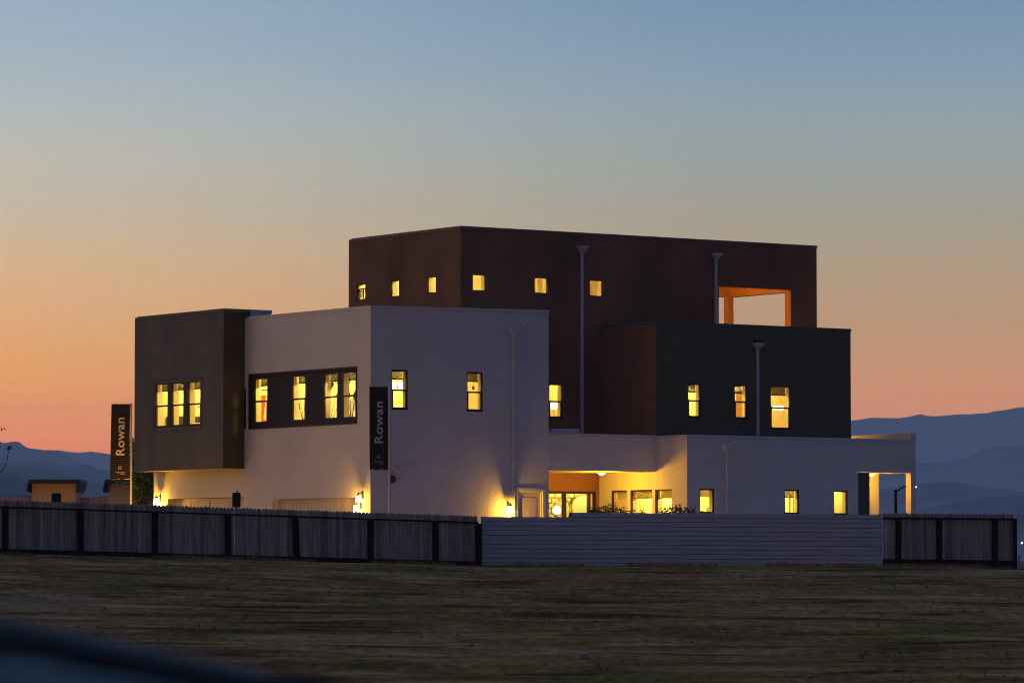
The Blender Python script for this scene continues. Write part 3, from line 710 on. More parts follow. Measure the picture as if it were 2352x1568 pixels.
# ---- wall lanterns
def lantern(mp, a, zc, power, sz=1.0, glass=.085):
    q = MB(); X = lambda a_, d, z: mp(a_, -d, z)
    def bx(p, r, d0, d1, s, t):
        c0 = X(p, d0, s); c1 = X(r, d1, t)
        q.box(min(c0[0], c1[0]), max(c0[0], c1[0]), min(c0[1], c1[1]), max(c0[1], c1[1]), s, t)
    g_ = glass * sz; h_ = .13 * sz; c = .17
    bx(a - .06, a + .06, 0.001, .02, zc - .02, zc + .26)                # back plate
    bx(a - .012, a + .012, .02, c, zc + h_ + .065, zc + h_ + .085)      # arm
    bx(a - g_, a + g_, c - g_, c + g_, zc + h_, zc + h_ + .02)
    top = X(a, c, zc + h_ + .02); q.tube(top, (top[0], top[1], zc + h_ + .07), g_ * .85, .025, 4); q.tube((top[0], top[1], zc + h_ + .07), (top[0], top[1], zc + h_ + .11), .018, .012, 8)
    for s1 in (-1, 1):
        for s2 in (-1, 1): bx(a + s1 * g_ - .007, a + s1 * g_ + .007, c + s2 * g_ - .007, c + s2 * g_ + .007, zc - h_, zc + h_)
    for s1 in (-1, 1): bx(a - g_ - .01, a + g_ + .01, c + s1 * g_ - .01, c + s1 * g_ + .01, zc - h_ - .012, zc - h_); bx(a + s1 * g_ - .01, a + s1 * g_ + .01, c - g_ + .011, c + g_ - .011, zc - h_ - .012, zc - h_)
    o = q.build('wall_lantern', 'black', H)
    q = MB(); k_ = g_ - .004
    bx(a - k_, a + k_, c - k_, c + k_, zc - h_ + .002, zc + h_ - .002)
    q.build('lantern_glass', 'lampglass', o)
    q = MB(); cc = X(a, c, zc - .02); q.ball(cc, .03, 10, 6, 1.5); q.build('bulb', 'bulb', o)
    cc = X(a, c, zc - .07)
    lamp(cc, power, WARM, .05, H)
va_ = lambda px, y: va(px, 0, y)
lantern(mapL(0), va_(369, 1152), za(369, 1152, 0, va_(369, 1152)), 270)
lantern(mapL(0), va_(833, 1145), za(833, 1145, 0, va_(833, 1145)), 110, .9)
lantern(mapL(0), va_(829, 1168), za(829, 1168, 0, va_(829, 1168)), 150)
u = ua(1166.5, 0, 1170); lantern(mapR(0), u, za(1166.5, 1170, u, 0), 310)
# lantern on the far end wall of the green block, it lights the end parapet
lamp((uG1 + .35, 3.6, zR + .95), 60, WARM, .05, H)
q = MB(); q.box(uG1 + .002, uG1 + .12, 3.5, 3.7, zR + 1.0, zR + 1.3); q.build('wall_lantern', 'black', H)
# ---- ceiling lights: patio canopy, porch, roof deck
def downlight(u, v, z, power, r=.09, drop=.35, size=.12):
    q = MB(); q.tube((u, v, z), (u, v, z - .05), r + .03, r + .02, 18); o = q.build('ceiling_light', 'cap', H)
    q = MB(); q.ball((u, v, z - .05), r, 14, 8, .55); q.build('bulb', 'bulb', o)
    return lamp((u, v, z - drop), power, WARM, size, H)
uc = ua(1381.6, vG + .9, 1083); downlight(uc, vG + .9, zCan, 260, .13, .3, .22)
uc2 = ua(2002, .75, 1087); downlight(uc2, .75, hPorch[3], 110, .11, .25)
downlight(uD0 + .45, vT + 1.5, zC + .55, 520, .07, .35)
q = MB(); q.box(uc2 - .15, uc2 + .15, .3, .6, hPorch[3] - .02, hPorch[3] - .001); q.build('soffit_panel', 'white', H)

# ---- things on the white wall beside the banner
u = ua(903, 0, 1074); z = za(903, 1074, u, 0)
q = MB(); q.tube((u, -.02, z), (u, -.001, z), .10, .12, 14); q.tube((u, -.16, z - .02), (u, -.02, z), .16, .13, 16); q.box(u - .22, u + .20, -.20, -.03, z - .13, z + .02)
q.build('flood_light', 'pipe', H, bevel=.02)
u = ua(900, 0, 1100); z = za(900, 1100, u, 0)
q = MB(); q.tube((u, -.02, z), (u, -.001, z), .10, .10, 16); q.tube((u, -.09, z), (u, -.02, z), .12, .14, 20); q.ball((u, -.09, z), .06)
q.build('alarm_bell', mat('bell_red', (0.12, 0.012, 0.01), .4), H, smooth=False)

# ================================================================== ROOMS BEHIND THE WINDOWS
def room(u0, u1, v0, v1, z0, z1, hR=(), hL=(), m='cream', lights=(), open_R=False):
    q = MB()
    holed(q, mapR(v0), u0, u1, z0, z1, list(hR)); holed(q, mapL(u0), v0, v1, z0, z1, list(hL))
    q.quad((u0, v1, z0), (u1, v1, z0), (u1, v1, z1), (u0, v1, z1)); q.quad((u1, v0, z0), (u1, v1, z0), (u1, v1, z1), (u1, v0, z1))
    q.quad((u0, v0, z1), (u1, v0, z1), (u1, v1, z1), (u0, v1, z1))
    q.quad((u0, v0, z0), (u1, v0, z0), (u1, v1, z0), (u0, v1, z0), mi=1)
    q.build('room', [m, 'woodfloor'], H)
    for (lu, lv, lz, p) in lights: lamp((lu, lv, lz), p * 2.9, WARM2, .12, H)
WARM2 = (1.0, 0.69, 0.11)
D = .33
def cl(h, d=0): return h
room(D, 2.75, D, vW - .05, 6.3, 8.95, [hW[0]], bw, lights=[(1.6, 1.9, 8.6, 75), (1.5, 4.6, 8.6, 75), (1.4, 7.2, 8.6, 60)])
room(2.8, 7.1, D, 3.4, 6.3, 8.95, [hW[1]], lights=[(4.6, 1.6, 8.6, 95)])
room(-dBox + D, 2.9, vW + .05, vBox1 - .2, 6.0, 8.95, [], hBoxw, lights=[(1.2, 10.2, 8.5, 85), (1.2, 12.4, 8.5, 75)])
room(uT0 + D, 18.7, vT + D, vT1 - .3, 10.4, 13.3, hTR, hTL, lights=[(8.6, 7.2, 12.9, 70), (10.7, 8.8, 12.9, 90), (13.6, 7.6, 12.9, 90), (8.7, 10.8, 12.9, 75)])
room(10.4, 13.0, vT + D, 8.0, 6.8, 9.1, [hT2], lights=[(11.7, 7.0, 8.9, 55)])
room(uG0 + .2, uG1 - .2, vG + D, 4.9, 6.7, 9.2, hG, lights=[(15.2, 3.6, 8.9, 75), (17.4, 3.9, 8.9, 60), (19.4, 4.2, 8.9, 100)])
room(uR + D, 17.0, D, 5.0, 2.0, 5.0, [hRf[0]], hRl, lights=[(14.9, 1.2, 4.8, 85), (15.3, 3.4, 4.8, 90)])
room(17.05, 19.4, D, 3.6, 2.0, 5.0, [hRf[1]], lights=[(18.0, 1.7, 4.8, 75)])
room(19.45, 21.2, D, 2.4, 2.0, 5.0, [hRf[2]], lights=[(20.4, 1.4, 4.8, 26)])
M['walltile'] = None
tm = bpy.data.materials.new('white_wall_tile'); tm.use_nodes = True
N, L = tm.node_tree.nodes, tm.node_tree.links
tcn = nd('ShaderNodeTexCoord'); mpn = nd('ShaderNodeMapping'); mpn.inputs['Rotation'].default_value = (radians(90), 0, 0)
L.new(tcn.outputs['Object'], mpn.inputs[0])
bt = nd('ShaderNodeTexBrick'); bt.inputs['Color1'].default_value = (.85, .8, .62, 1); bt.inputs['Color2'].default_value = (.7, .68, .5, 1); bt.inputs['Mortar'].default_value = (.16, .16, .11, 1)
bt.inputs['Scale'].default_value = 1; bt.inputs['Brick Width'].default_value = .30; bt.inputs['Row Height'].default_value = .20; bt.inputs['Mortar Size'].default_value = .028
L.new(mpn.outputs[0], bt.inputs['Vector']); L.new(bt.outputs[0], N['Principled BSDF'].inputs['Base Color'])
M['walltile'] = tm
uS0, uS1 = 10.6, 17.2
room(uS0, uS1, vT + .14, vT + 3.0, GZ + .3, 5.0, [hSlide], lights=[(12.2, vT + 1.6, 4.7, 48), (14.6, vT + 1.7, 4.7, 48)])
q = MB(); q.box(uS0 + .02, uS1 - .02, vT + 2.9, vT + 2.98, GZ + .3, 4.98); q.build('wall', 'walltile', H, 'white tiled wall seen through the patio door')

# ================================================================== THINGS INSIDE THE LIT ROOMS
def hp(u, v, z): return HO + Uv * u + Vv * v + Vector((0, 0, z))
def inside(name, u, v, z, rz=0): return empty(name, hp(u, v, z), HA + rz)
# framed painting seen in the first of the four windows
ph = bw[0]; rv = lambda px, u_: va(px, u_)
uP_ = 2.70
t = inside('framed_painting', ua(603, vW - .06, 900), vW - .06, 6.95, radians(90))
q = MB(); q.box(-.05, -.01, -.75, .75, -.25, 1.15); q.build('frame', 'black', t)
q = MB(); q.box(-.056, -.051, -.70, .70, -.20, 1.10); q.build('mat_board', 'linen', t)
q = MB(); q.box(-.062, -.057, -.55, .55, -.05, .95); q.build('canvas', 'red', t)
q = MB(); q.quad((-.066, .0, .1), (-.066, -.3, .0), (-.066, -.22, .5), (-.066, -.35, .9), (-.066, -.1, .92), (-.066, -.05, .5)); q.build('painted_shape', 'linen', t)
tag(t, 'framed red and orange abstract painting behind the leftmost window of the dark band', 'painting')
def leafblade(q, p, d, ln, w, up=.3, n=5):
    d = Vector(d).normalized(); s = d.cross(Vector((0, 0, 1)))
    s = s.normalized() if s.length > .01 else Vector((1, 0, 0))
    prev = None
    for i in range(n + 1):
        t = i / n; c = Vector(p) + d * ln * t + Vector((0, 0, up * ln * t - .5 * ln * t * t)); ww = w * sin(pi * (0.08 + .92 * t)) if i < n else 0.001
        cur = (c - s * ww, c + Vector((0, 0, -.02)), c + s * ww)
        if prev: q.quad(prev[0], prev[1], cur[1], cur[0]); q.quad(prev[1], prev[2], cur[2], cur[1])
        prev = cur
def house_plant(u, v, z0, hgt, n, lw, ll, seed, label, grp=None, m='houseleaf'):
    r_ = random.Random(seed); t = inside('potted_plant', u, v, z0)
    q = MB(); q.tube((0, 0, 0), (0, 0, .34), .15, .20, 16); q.build('pot', 'linen', t)
    qs = MB(); ql = MB()
    for i in range(n):
        a = 2 * pi * i / n + r_.uniform(-.4, .4); hh = hgt * r_.uniform(.55, 1); ln = r_.uniform(.15, .32)
        top = Vector((cos(a) * ln, sin(a) * ln, hh)); midp = Vector((cos(a) * ln * .4, sin(a) * ln * .4, hh * .6))
        qs.path([Vector((0, 0, .3)), midp, top], [.012, .010, .007], 6)
        leafblade(ql, top, (cos(a), sin(a), .9), ll * r_.uniform(.7, 1.1), lw, .5)
    qs.build('stem', 'leaf', t); ql.build('foliage', m, t)
    return tag(t, label, 'house plant', grp)
house_plant(.95, rv(757, .95), 6.32, 1.75, 6, .10, .40, 3, 'tall broad-leaved plant behind the third window of the dark band')
house_plant(1.0, rv(807, 1.0), 6.32, 1.9, 5, .12, .55, 5, 'big-leaved plant behind the rightmost window of the dark band')
house_plant(.8, rv(700, .8), 6.32, 1.5, 7, .10, .26, 8, 'cut-leaf plant at the edge of the second window of the dark band')
house_plant(ua(1626, .75, 1150), .75, 2.9, 1.15, 5, .07, .36, 4, 'dark leafy plant in the first window of the white wing front', m='leaf')
# lamp in the right-hand room
t = inside('table_lamp', 1.5, rv(806, 1.5), 6.9)
q = MB(); q.tube((0, 0, 0), (0, 0, .35), .07, .03); q.build('base', 'gold', t); q = MB(); q.tube((0, 0, .35), (0, 0, .7), .22, .16, 20, caps=False); q.build('lamp_shade', lamp_mat('lit_shade', (1, .66, .2), .9), t)
tag(t, 'table lamp with pale lit shade behind the rightmost window of the dark band', 'lamp')
q = MB(); q.box(-.3, .3, -.3, .3, -.58, -.54); q.box(-.25, .25, -.25, .25, -.54, -.02); q.box(-.3, .3, -.3, .3, -.02, 0)
o = q.build('side_table', 'charcoal', None); o.location = hp(1.5, rv(806, 1.5), 6.9); o.rotation_euler = (0, 0, HA); tag(o, 'dark side table under the lamp behind the rightmost band window', 'table')
# bed and patterned wall in the charcoal box
vb_ = vBox1 - .24; ub_ = ua(436, vb_, 900)
t = inside('bed', 0, 0, 0)
q = MB(); q.box(ub_ - 1.0, ub_ + .9, vb_ - .12, vb_ - .02, 6.02, 7.34); q.build('headboard', 'charcoal', t, bevel=.02)
q = MB(); q.box(ub_ - .2, ub_ + .85, vb_ - 1.9, vb_ - .13, 6.35, 6.72); q.build('mattress', 'linen', t, bevel=.05)
for s_ in (.05, .55):
    q = MB(); q.box(ub_ + s_ - .2, ub_ + s_ + .25, vb_ - .45, vb_ - .14, 6.74, 7.1); q.build('pillow', 'linen', t, bevel=.08)
q = MB(); q.box(ub_ - .18, ub_ + .82, vb_ - 1.85, vb_ - .14, 6.02, 6.34); q.build('bed_base', 'charcoal', t)
t.location = HO; t.rotation_euler = (0, 0, HA)
tag(t, 'bed with dark headboard behind the three windows of the charcoal box', 'bed')
pm = bpy.data.materials.new('leaf_wallpaper'); pm.use_nodes = True
N, L = pm.node_tree.nodes, pm.node_tree.links
tcn = nd('ShaderNodeTexCoord'); vo = nd('ShaderNodeTexVoronoi'); vo.inputs['Scale'].default_value = 4.2; vo.distance = 'MINKOWSKI'; vo.inputs['Exponent'].default_value = .7
L.new(tcn.outputs['Object'], vo.inputs['Vector'])
L.new(ramp(vo.outputs['Distance'], [(0.0, (.42, .27, .09)), (.50, (.46, .30, .10)), (.54, (.85, .80, .62)), (1, (.85, .8, .62))]), N['Principled BSDF'].inputs['Base Color'])
q = MB(); q.box(ua(392, vb_, 900), 2.85, vb_ - .01, vb_ + .03, 6.05, 8.9); q.build('wallpaper', pm, H, 'leaf-patterned wallpaper seen through the charcoal box windows')
# vanity light, seen through the left window of the white wall
t = inside('vanity_light', ua(913, 1.6), 1.6, 8.0)
q = MB(); q.box(-.32, .38, -.02, .02, -.02, .02); q.box(-.32, .38, -.02, .02, .20, .22); q.build('bar', 'black', t)
for x in (-.18, .12):
    q = MB(); q.tube((x, -.03, -.10), (x, -.03, .18), .095, .095, 16); q.build('lamp_shade', 'globe', t)
tag(t, 'bright two-shade vanity light behind the left window of the white wall', 'light')
# pendant and panelled door behind the second window
t = inside('pendant_light', ua(1087, 1.0), 1.0, 7.95)
q = MB(); q.tube((0, 0, .12), (0, 0, 1.0), .008); q.build('cord', 'black', t); q = MB(); q.tube((0, 0, 0), (0, 0, .12), .045, .045, 12); q.build('lamp_shade', 'black', t)
tag(t, 'small black pendant light behind the right window of the white wall', 'light')
t = empty('interior_door', hp(ua(1108, 3.2), 3.3, 6.32), HA)
q = MB(); q.box(-.45, .45, 0, .04, 0, 2.1); q.build('panel', 'cream', t, bevel=.01)
q = MB()
for z_ in (.2, .85, 1.5): q.box(-.32, -.06, -.015, -.001, z_, z_ + .45); q.box(.06, .32, -.015, -.001, z_, z_ + .45)
q.build('moulding', 'cream', t)
tag(t, 'cream six-panel door behind the right window of the white wall', 'door')
# things behind the small upper windows
t = inside('shelf_rack', ua(836, vT1 - .9, 670), vT1 - .9, 11.0)
q = MB()
for x in (-.02, .42): q.box(x, x + .03, 0, .03, 0, 1.15); q.box(x, x + .03, .27, .30, 0, 1.15)
for z in (.1, .6, 1.12): q.box(-.02, .45, 0, .3, z, z + .03)
q.build('rack', 'black', t); tag(t, 'thin black shelf rack behind the leftmost small window of the brown block', 'shelf')
t = inside('curtain', ua(1247, vT + .9, 650), vT + .9, 10.9); q = MB()
for i in range(10): q.tube((-.25 + i * .04, .02 * (i % 2), 0), (-.25 + i * .04, .02 * (i % 2), 1.9), .03, .03, 8)
q.build('drape', 'linen', t); q = MB(); q.tube((-.4, 0, 1.92), (.5, 0, 1.92), .015); q.build('rod', 'gold', t); tag(t, 'pale curtain behind the middle small window of the brown right face', 'curtain')
t = inside('wardrobe', ua(1366, vT + 1.2, 660), vT + 1.2, 10.42); q = MB(); q.box(-.8, .02, 0, .6, 0, 1.75); q.box(-.4, -.392, -.01, 0, .1, 1.65); o_ = q.build('body', 'linen', t, bevel=.01)
q = MB(); q.box(-.44, -.43, -.03, 0, .8, 1.0); q.box(-.36, -.35, -.03, 0, .8, 1.0); q.build('handle', 'black', t); tag(t, 'pale wardrobe behind the small brown window right of the downspout', 'wardrobe')
t = inside('floor_lamp', ua(1822, 1.1, 1150), 1.1, 2.05); q = MB(); q.tube((0, 0, 0), (0, 0, 2.6), .02); q.tube((0, 0, 0), (0, 0, .03), .16, .15, 16); q.build('stand', 'gold', t)
q = MB(); q.box(-.22, -.14, -.02, .2, .0, 2.45); q.build('screen', 'linen', t); tag(t, 'slim floor lamp and panel behind the middle window of the white wing front', 'lamp')
t = inside('kitchen_cabinet', ua(1466, 3.9, 1150), 3.9, 2.05); q = MB(); q.box(-.5, 1.8, 0, .6, 0, 2.25); q.build('body', 'linen', t, bevel=.01); q = MB()
for x in (.08, .66, 1.24): q.box(x, x + .008, -.012, 0, .1, 2.15)
q.build('door_gap', 'charcoal', t); tag(t, 'tall pale cabinet behind the widest window of the yellow-lit wall', 'cabinet')
# globe lamp behind the brown wall's lower window
t = inside('globe_lamp', ua(1272, vT + .7, 930), vT + .7, za(1272, 931, ua(1272, vT + .7, 930), vT + .7))
q = MB(); q.ball((0, 0, 0), .155, 20, 12); q.build('globe', 'globe', t)
q = MB(); q.tube((0, 0, -1.3), (0, 0, -.15), .02); q.tube((0, 0, -1.33), (0, 0, -1.3), .15, .14, 16); q.build('stand', 'gold', t)
tag(t, 'round white globe lamp glowing in the single lower window of the brown wall', 'lamp')
# spider chandelier in the green wall's widest window
uq = ua(1791, vG + .9, 890); zq0 = za(1797, 906, uq, vG + .9)
t = inside('chandelier', ua(1797, vG + .9, 890), vG + .9, zq0)
q = MB(); q.tube((0, 0, 0), (0, 0, .55), .012); q.ball((0, 0, 0), .05)
ends = [(-.36, .0, -.42), (-.17, -.1, -.44), (-.05, .12, -.42), (.42, .0, -.45), (.2, .3, -.4)]
for e in ends: q.tube((0, 0, 0), e, .010)
q.build('arms', 'gold', t)
for e in ends:
    q = MB(); q.ball((e[0], e[1], e[2] - .07), .085); q.build('bulb', 'bulb', t)
tag(t, 'spider chandelier with round bulbs in the widest window of the green wall', 'chandelier')
# hoop floor lamp and tall cabinet in the middle green window
t = inside('hoop_ornament', ua(1694, vG + 1.2, 940), vG + 1.2, 7.3)
q = MB(); q.ring((0, 0, .45), (.3, -1, 0), .42, .02); q.tube((0, 0, -.6), (0, 0, .03), .015); q.tube((0, 0, -.63), (0, 0, -.6), .12, .12); q.build('hoop', 'gold', t)
tag(t, 'gold hoop ornament behind the middle window of the green wall', 'ornament')
q = MB(); q.box(-.18, .18, 0, .3, 0, 1.55); q.box(-.2, .2, -.02, .32, 1.55, 1.6); q.box(-.004, .004, -.015, 0, .1, 1.5)
o = q.build('cabinet', 'tan', None, bevel=.01); o.location = hp(ua(1699, vG + 1.8, 930), vG + 1.8, 6.72); o.rotation_euler = (0, 0, HA)
tag(o, 'narrow tan cabinet behind the middle window of the green wall', 'cabinet')
# mirrors and globe light behind the patio door
for px, rm, lab in ((1338, .5, 'arched mirror with gold rim and painted teal reflection seen through the right patio door pane'), (1291, .34, 'arched mirror with painted teal reflection beside the middle stile of the patio door')):
    vv_ = vT + 2.7; t = inside('wall_mirror', ua(px, vv_, 1160), vv_, za(px, 1175, ua(px, vv_, 1160), vv_))
    q = MB(); q.ring((0, -.03, .12), (0, 1, 0), rm + .02, .028); q.build('rim', 'gold', t)
    q = MB(); q.tube((0, -.01, .12), (0, -.02, .12), rm, rm, 36); q.build('mirror_glass', 'teal', t)
    tag(t, lab, 'mirror')
t = inside('pendant_light', ua(1279, vT + 1.2, 1170), vT + 1.2, za(1279, 1171, ua(1279, vT + 1.2, 1170), vT + 1.2))
q = MB(); q.ball((0, 0, 0), .16, 18, 10); q.build('globe', 'globe', t); q = MB(); q.ring((0, 0, 0), (0, 1, 0), .30, .012); q.ring((0, 0, 0), (1, 0, 0), .30, .012); q.tube((0, 0, .3), (0, 0, .95), .01); q.build('cage', 'gold', t)
tag(t, 'glowing globe pendant in a gold ring cage behind the patio door', 'light')
t = inside('chandelier', 14.3, va(1424, 14.3, 1150), za(1424, 1158, 14.3, va(1424, 14.3, 1150)))
q = MB(); q.tube((0, 0, 0), (0, 0, 1.0), .012)
rr = random.Random(2); pts = []
for i in range(14):
    a = rr.uniform(0, 2 * pi); b_ = rr.uniform(-1.2, 1.2); e = Vector((cos(a) * cos(b_), sin(a) * cos(b_), sin(b_))) * rr.uniform(.2, .42); q.tube((0, 0, 0), e, .006); pts.append(e)
q.build('arms', 'gold', t)
q = MB()
for e in pts: q.ball(e, .05, 10, 6)
q.build('bulbs', 'bulb', t)
tag(t, 'starburst chandelier behind the leftmost of the three yellow wall windows', 'chandelier')

# ================================================================== FENCES
def board_fence(x0p, x1p, d0, d1, top0, top1, bot0, bot1, posts, label, seed, endpost=False, railoff=.155, kick=.09, footing=0, tilt=None, railfull=None):
    r_ = random.Random(seed)
    T = empty('wooden_fence', at((x0p + x1p) / 2, 1290, (d0 + d1) / 2))
    org = T.location.copy()
    def P(px, frac):           # frac 0 top, 1 bottom
        t = (px - x0p) / (x1p - x0p); Y = d0 + (d1 - d0) * t
        y = (top0 + (top1 - top0) * t) * (1 - frac) + (bot0 + (bot1 - bot0) * t) * frac
        return at(px, y, Y)
    dirv = (P(x1p, 0) - P(x0p, 0)); dirv.z = 0; Lm = dirv.length; dirv.normalize(); nrm = Vector((dirv.y, -dirv.x, 0))   # towards the camera
    if nrm.y > 0: nrm = -nrm
    bpx = [x0p] + [p for p in posts] + [x1p]
    segs = [(a, b) for a, b in zip(bpx, bpx[1:]) if b - a > 4]
    for a, b in segs:
        q = MB(); ln = (P(b, 0) - P(a, 0)).length; nb = max(1, round(ln / .142)); pr = P(a, 0); pe = P(b, 0)
        for k in range(nb):
            f0, f1 = k / nb, (k + 1) / nb; px0 = a + (b - a) * f0; px1 = a + (b - a) * f1
            gap = .003 if r_.random() > .07 else .009
            j = r_.uniform(-.010, .010); yy = r_.uniform(-.008, .008)
            A_, B_ = P(px0, 0), P(px1, 0); A2, B2 = P(px0, 1), P(px1, 1)
            A_ = A_ + dirv * gap; A2 = A2 + dirv * gap; B_ = B_ - dirv * gap; B2 = B2 - dirv * gap
            A_.z += j; B_.z += j; cc = .045
            poly = [A2, B2, B_ - Vector((0, 0, cc)), B_ - dirv * cc, A_ + dirv * cc, A_ - Vector((0, 0, cc))]
            f_ = [p + nrm * yy - org for p in poly]; bk = [p - nrm * (.018 - yy) - org for p in poly]
            w_ = r_.choice((0, 0, 1, 1, 2, 3)); q.quad(*f_, mi=w_); q.quad(*bk[::-1], mi=w_)
            for i in range(6): q.quad(f_[i], bk[i], bk[(i + 1) % 6], f_[(i + 1) % 6], mi=w_)
        q.build('board_panel', ['wood0', 'wood1', 'wood2', 'wood3'], T)
    def beam(a, b, f0, f1, n0, n1, name, m):
        q = MB(); c = []
        for px, fr in ((a, f1), (b, f1), (b, f0), (a, f0)): c.append(P(px, fr))
        f_ = [p + nrm * n1 - org for p in c]; bk = [p + nrm * n0 - org for p in c]
        q.quad(*f_); q.quad(*bk[::-1])
        for i in range(4): q.quad(f_[i], bk[i], bk[(i + 1) % 4], f_[(i + 1) % 4])
        q.build(name, m, T)
    H_ = abs(bot0 - top0)
    rx0, rx1 = railfull or (x0p, x1p)
    beam(rx0, rx1, railoff - .035, railoff, .012, .055, 'rail', 'wooddark')
    beam(x0p, x1p, 1 - kick, 1.0, .012, .045, 'kickboard', 'wooddark')
    for i, p in enumerate(posts + ([x1p] if endpost else [])):
        q = MB(); w = 4.6; tl = (tilt or {}).get(i, 0)
        c = [P(p - w + tl, 1.03), P(p + w + tl, 1.03), P(p + w - tl, railoff + (-.0)), P(p - w - tl, railoff - .0)]
        f_ = [s_ + nrm * .12 - org for s_ in c]; bk = [s_ + nrm * .0121 - org for s_ in c]
        q.quad(*f_); q.quad(*bk[::-1])
        for k in range(4): q.quad(f_[k], bk[k], bk[(k + 1) % 4], f_[(k + 1) % 4])
        q.build('post', 'wooddark', T, bevel=.006)
    if footing:
        beam(x0p, x1p, .99, 1 + footing, -.1, .02, 'footing', 'concrete')
    return tag(T, label, 'fence')
TLX = -60
board_fence(TLX, 1096, 118.5, 131.7, 1145, 1184, 1269, 1299, [9, 182, 353, 521, 677, 848, 997], 'weathered dog-eared board fence with dark posts, the long one on the left', 3, endpost=True, tilt={4: 2.5})
board_fence(2028, 2327, 133.2, 135.8, 1177.5, 1180, 1293, 1297, [2061, 2154.6, 2282], 'weathered board fence with dark posts, the short one at the right end', 9, railoff=.12, footing=.11)
q = MB(); p0 = at(2327, 1192, 135.7); p1 = at(2336, 1303, 135.7); pm_ = (p0 + p1) / 2
q.box(-.058, .058, -.06, .06, 0, p0.z - p1.z + .1); q.box(-.065, .065, -.067, .067, p0.z - p1.z + .1, p0.z - p1.z + .12)
o = q.build('fence_post', 'wooddark', bevel=.006); o.location = (pm_.x, 135.7, p1.z - .1); tag(o, 'single dark wooden post just past the right end of the fences', 'post')
# painted horizontal slat fence
def slat_fence():
    T = empty('slat_fence', at(1560, 1300, 132.6)); org = T.location.copy(); r_ = random.Random(5)
    def pnt(px, z): 
        t = (px - 1101) / (2027 - 1101); Y = 131.75 + 1.5 * t
        p = at(px, 1300, Y); p.z = z; return p
    def panel(xa, xb, za0, zb0, za1, zb1, n, name='slat_panel'):
        q = MB()
        for i in range(n):
            f0, f1 = i / n, (i + 1) / n
            cuts = sorted({xa, xb, *[r_.uniform(xa + 20, xb - 20) for _ in range(r_.choice((1, 2, 2, 3)))]})
            for c0, c1 in zip(cuts, cuts[1:]):
                z00 = za0 + (za1 - za0) * f0 + .004; z01 = za0 + (za1 - za0) * f1 - .009; z10 = zb0 + (zb1 - zb0) * f0 + .004; z11 = zb0 + (zb1 - zb0) * f1 - .009
                l = lambda c, a, b: a + (b - a) * (c - xa) / (xb - xa)
                j = r_.uniform(0, .008)
                pts = [pnt(c0 + .25, l(c0, z00, z10)), pnt(c1 - .25, l(c1, z00, z10)), pnt(c1 - .25, l(c1, z01, z11)), pnt(c0 + .25, l(c0, z01, z11))]
                f_ = [p + Vector((0, -.02 - j, 0)) - org for p in pts]; b_ = [p + Vector((0, .02, 0)) - org for p in pts]
                q.quad(*f_); q.quad(*b_[::-1])
                for k in range(4): q.quad(f_[k], b_[k], b_[(k + 1) % 4], f_[(k + 1) % 4])
        q.build(name, 'slat', T)
        q = MB(); xe = xb + (2.5 if n == 11 else 0); pts = [pnt(xa, za0), pnt(xe, zb0), pnt(xe, zb1 - .01), pnt(xa, za1 - .01)]
        f_ = [p + Vector((0, .021, 0)) - org for p in pts]; b_ = [p + Vector((0, .05, 0)) - org for p in pts]
        q.quad(*f_); q.quad(*b_)
        q.build('backing', 'wooddark', T)
    zb = lambda px, y: pnt(px, 0).y and EYE + ray(px, y)[1] * pnt(px, 0).y
    panel(1104, 1313.5, zb(1104, 1302), zb(1313, 1302), zb(1104, 1185.5), zb(1313, 1186.5), 11)
    panel(1313.6, 2027, zb(1313, 1302), zb(2027, 1306), zb(1313, 1176), zb(2027, 1181), 12)
    q = MB(); p = pnt(1309.5, zb(1309, 1186.5)); q.box(p.x - org.x - .03, p.x - org.x + .05, .06 + p.y - org.y, .14 + p.y - org.y, -.3, zb(1309, 1176.5) - org.z); q.build('gate_post', 'wooddark', T)
    tag(T, 'long pale fence of horizontal painted boards in the middle', 'fence')
slat_fence()

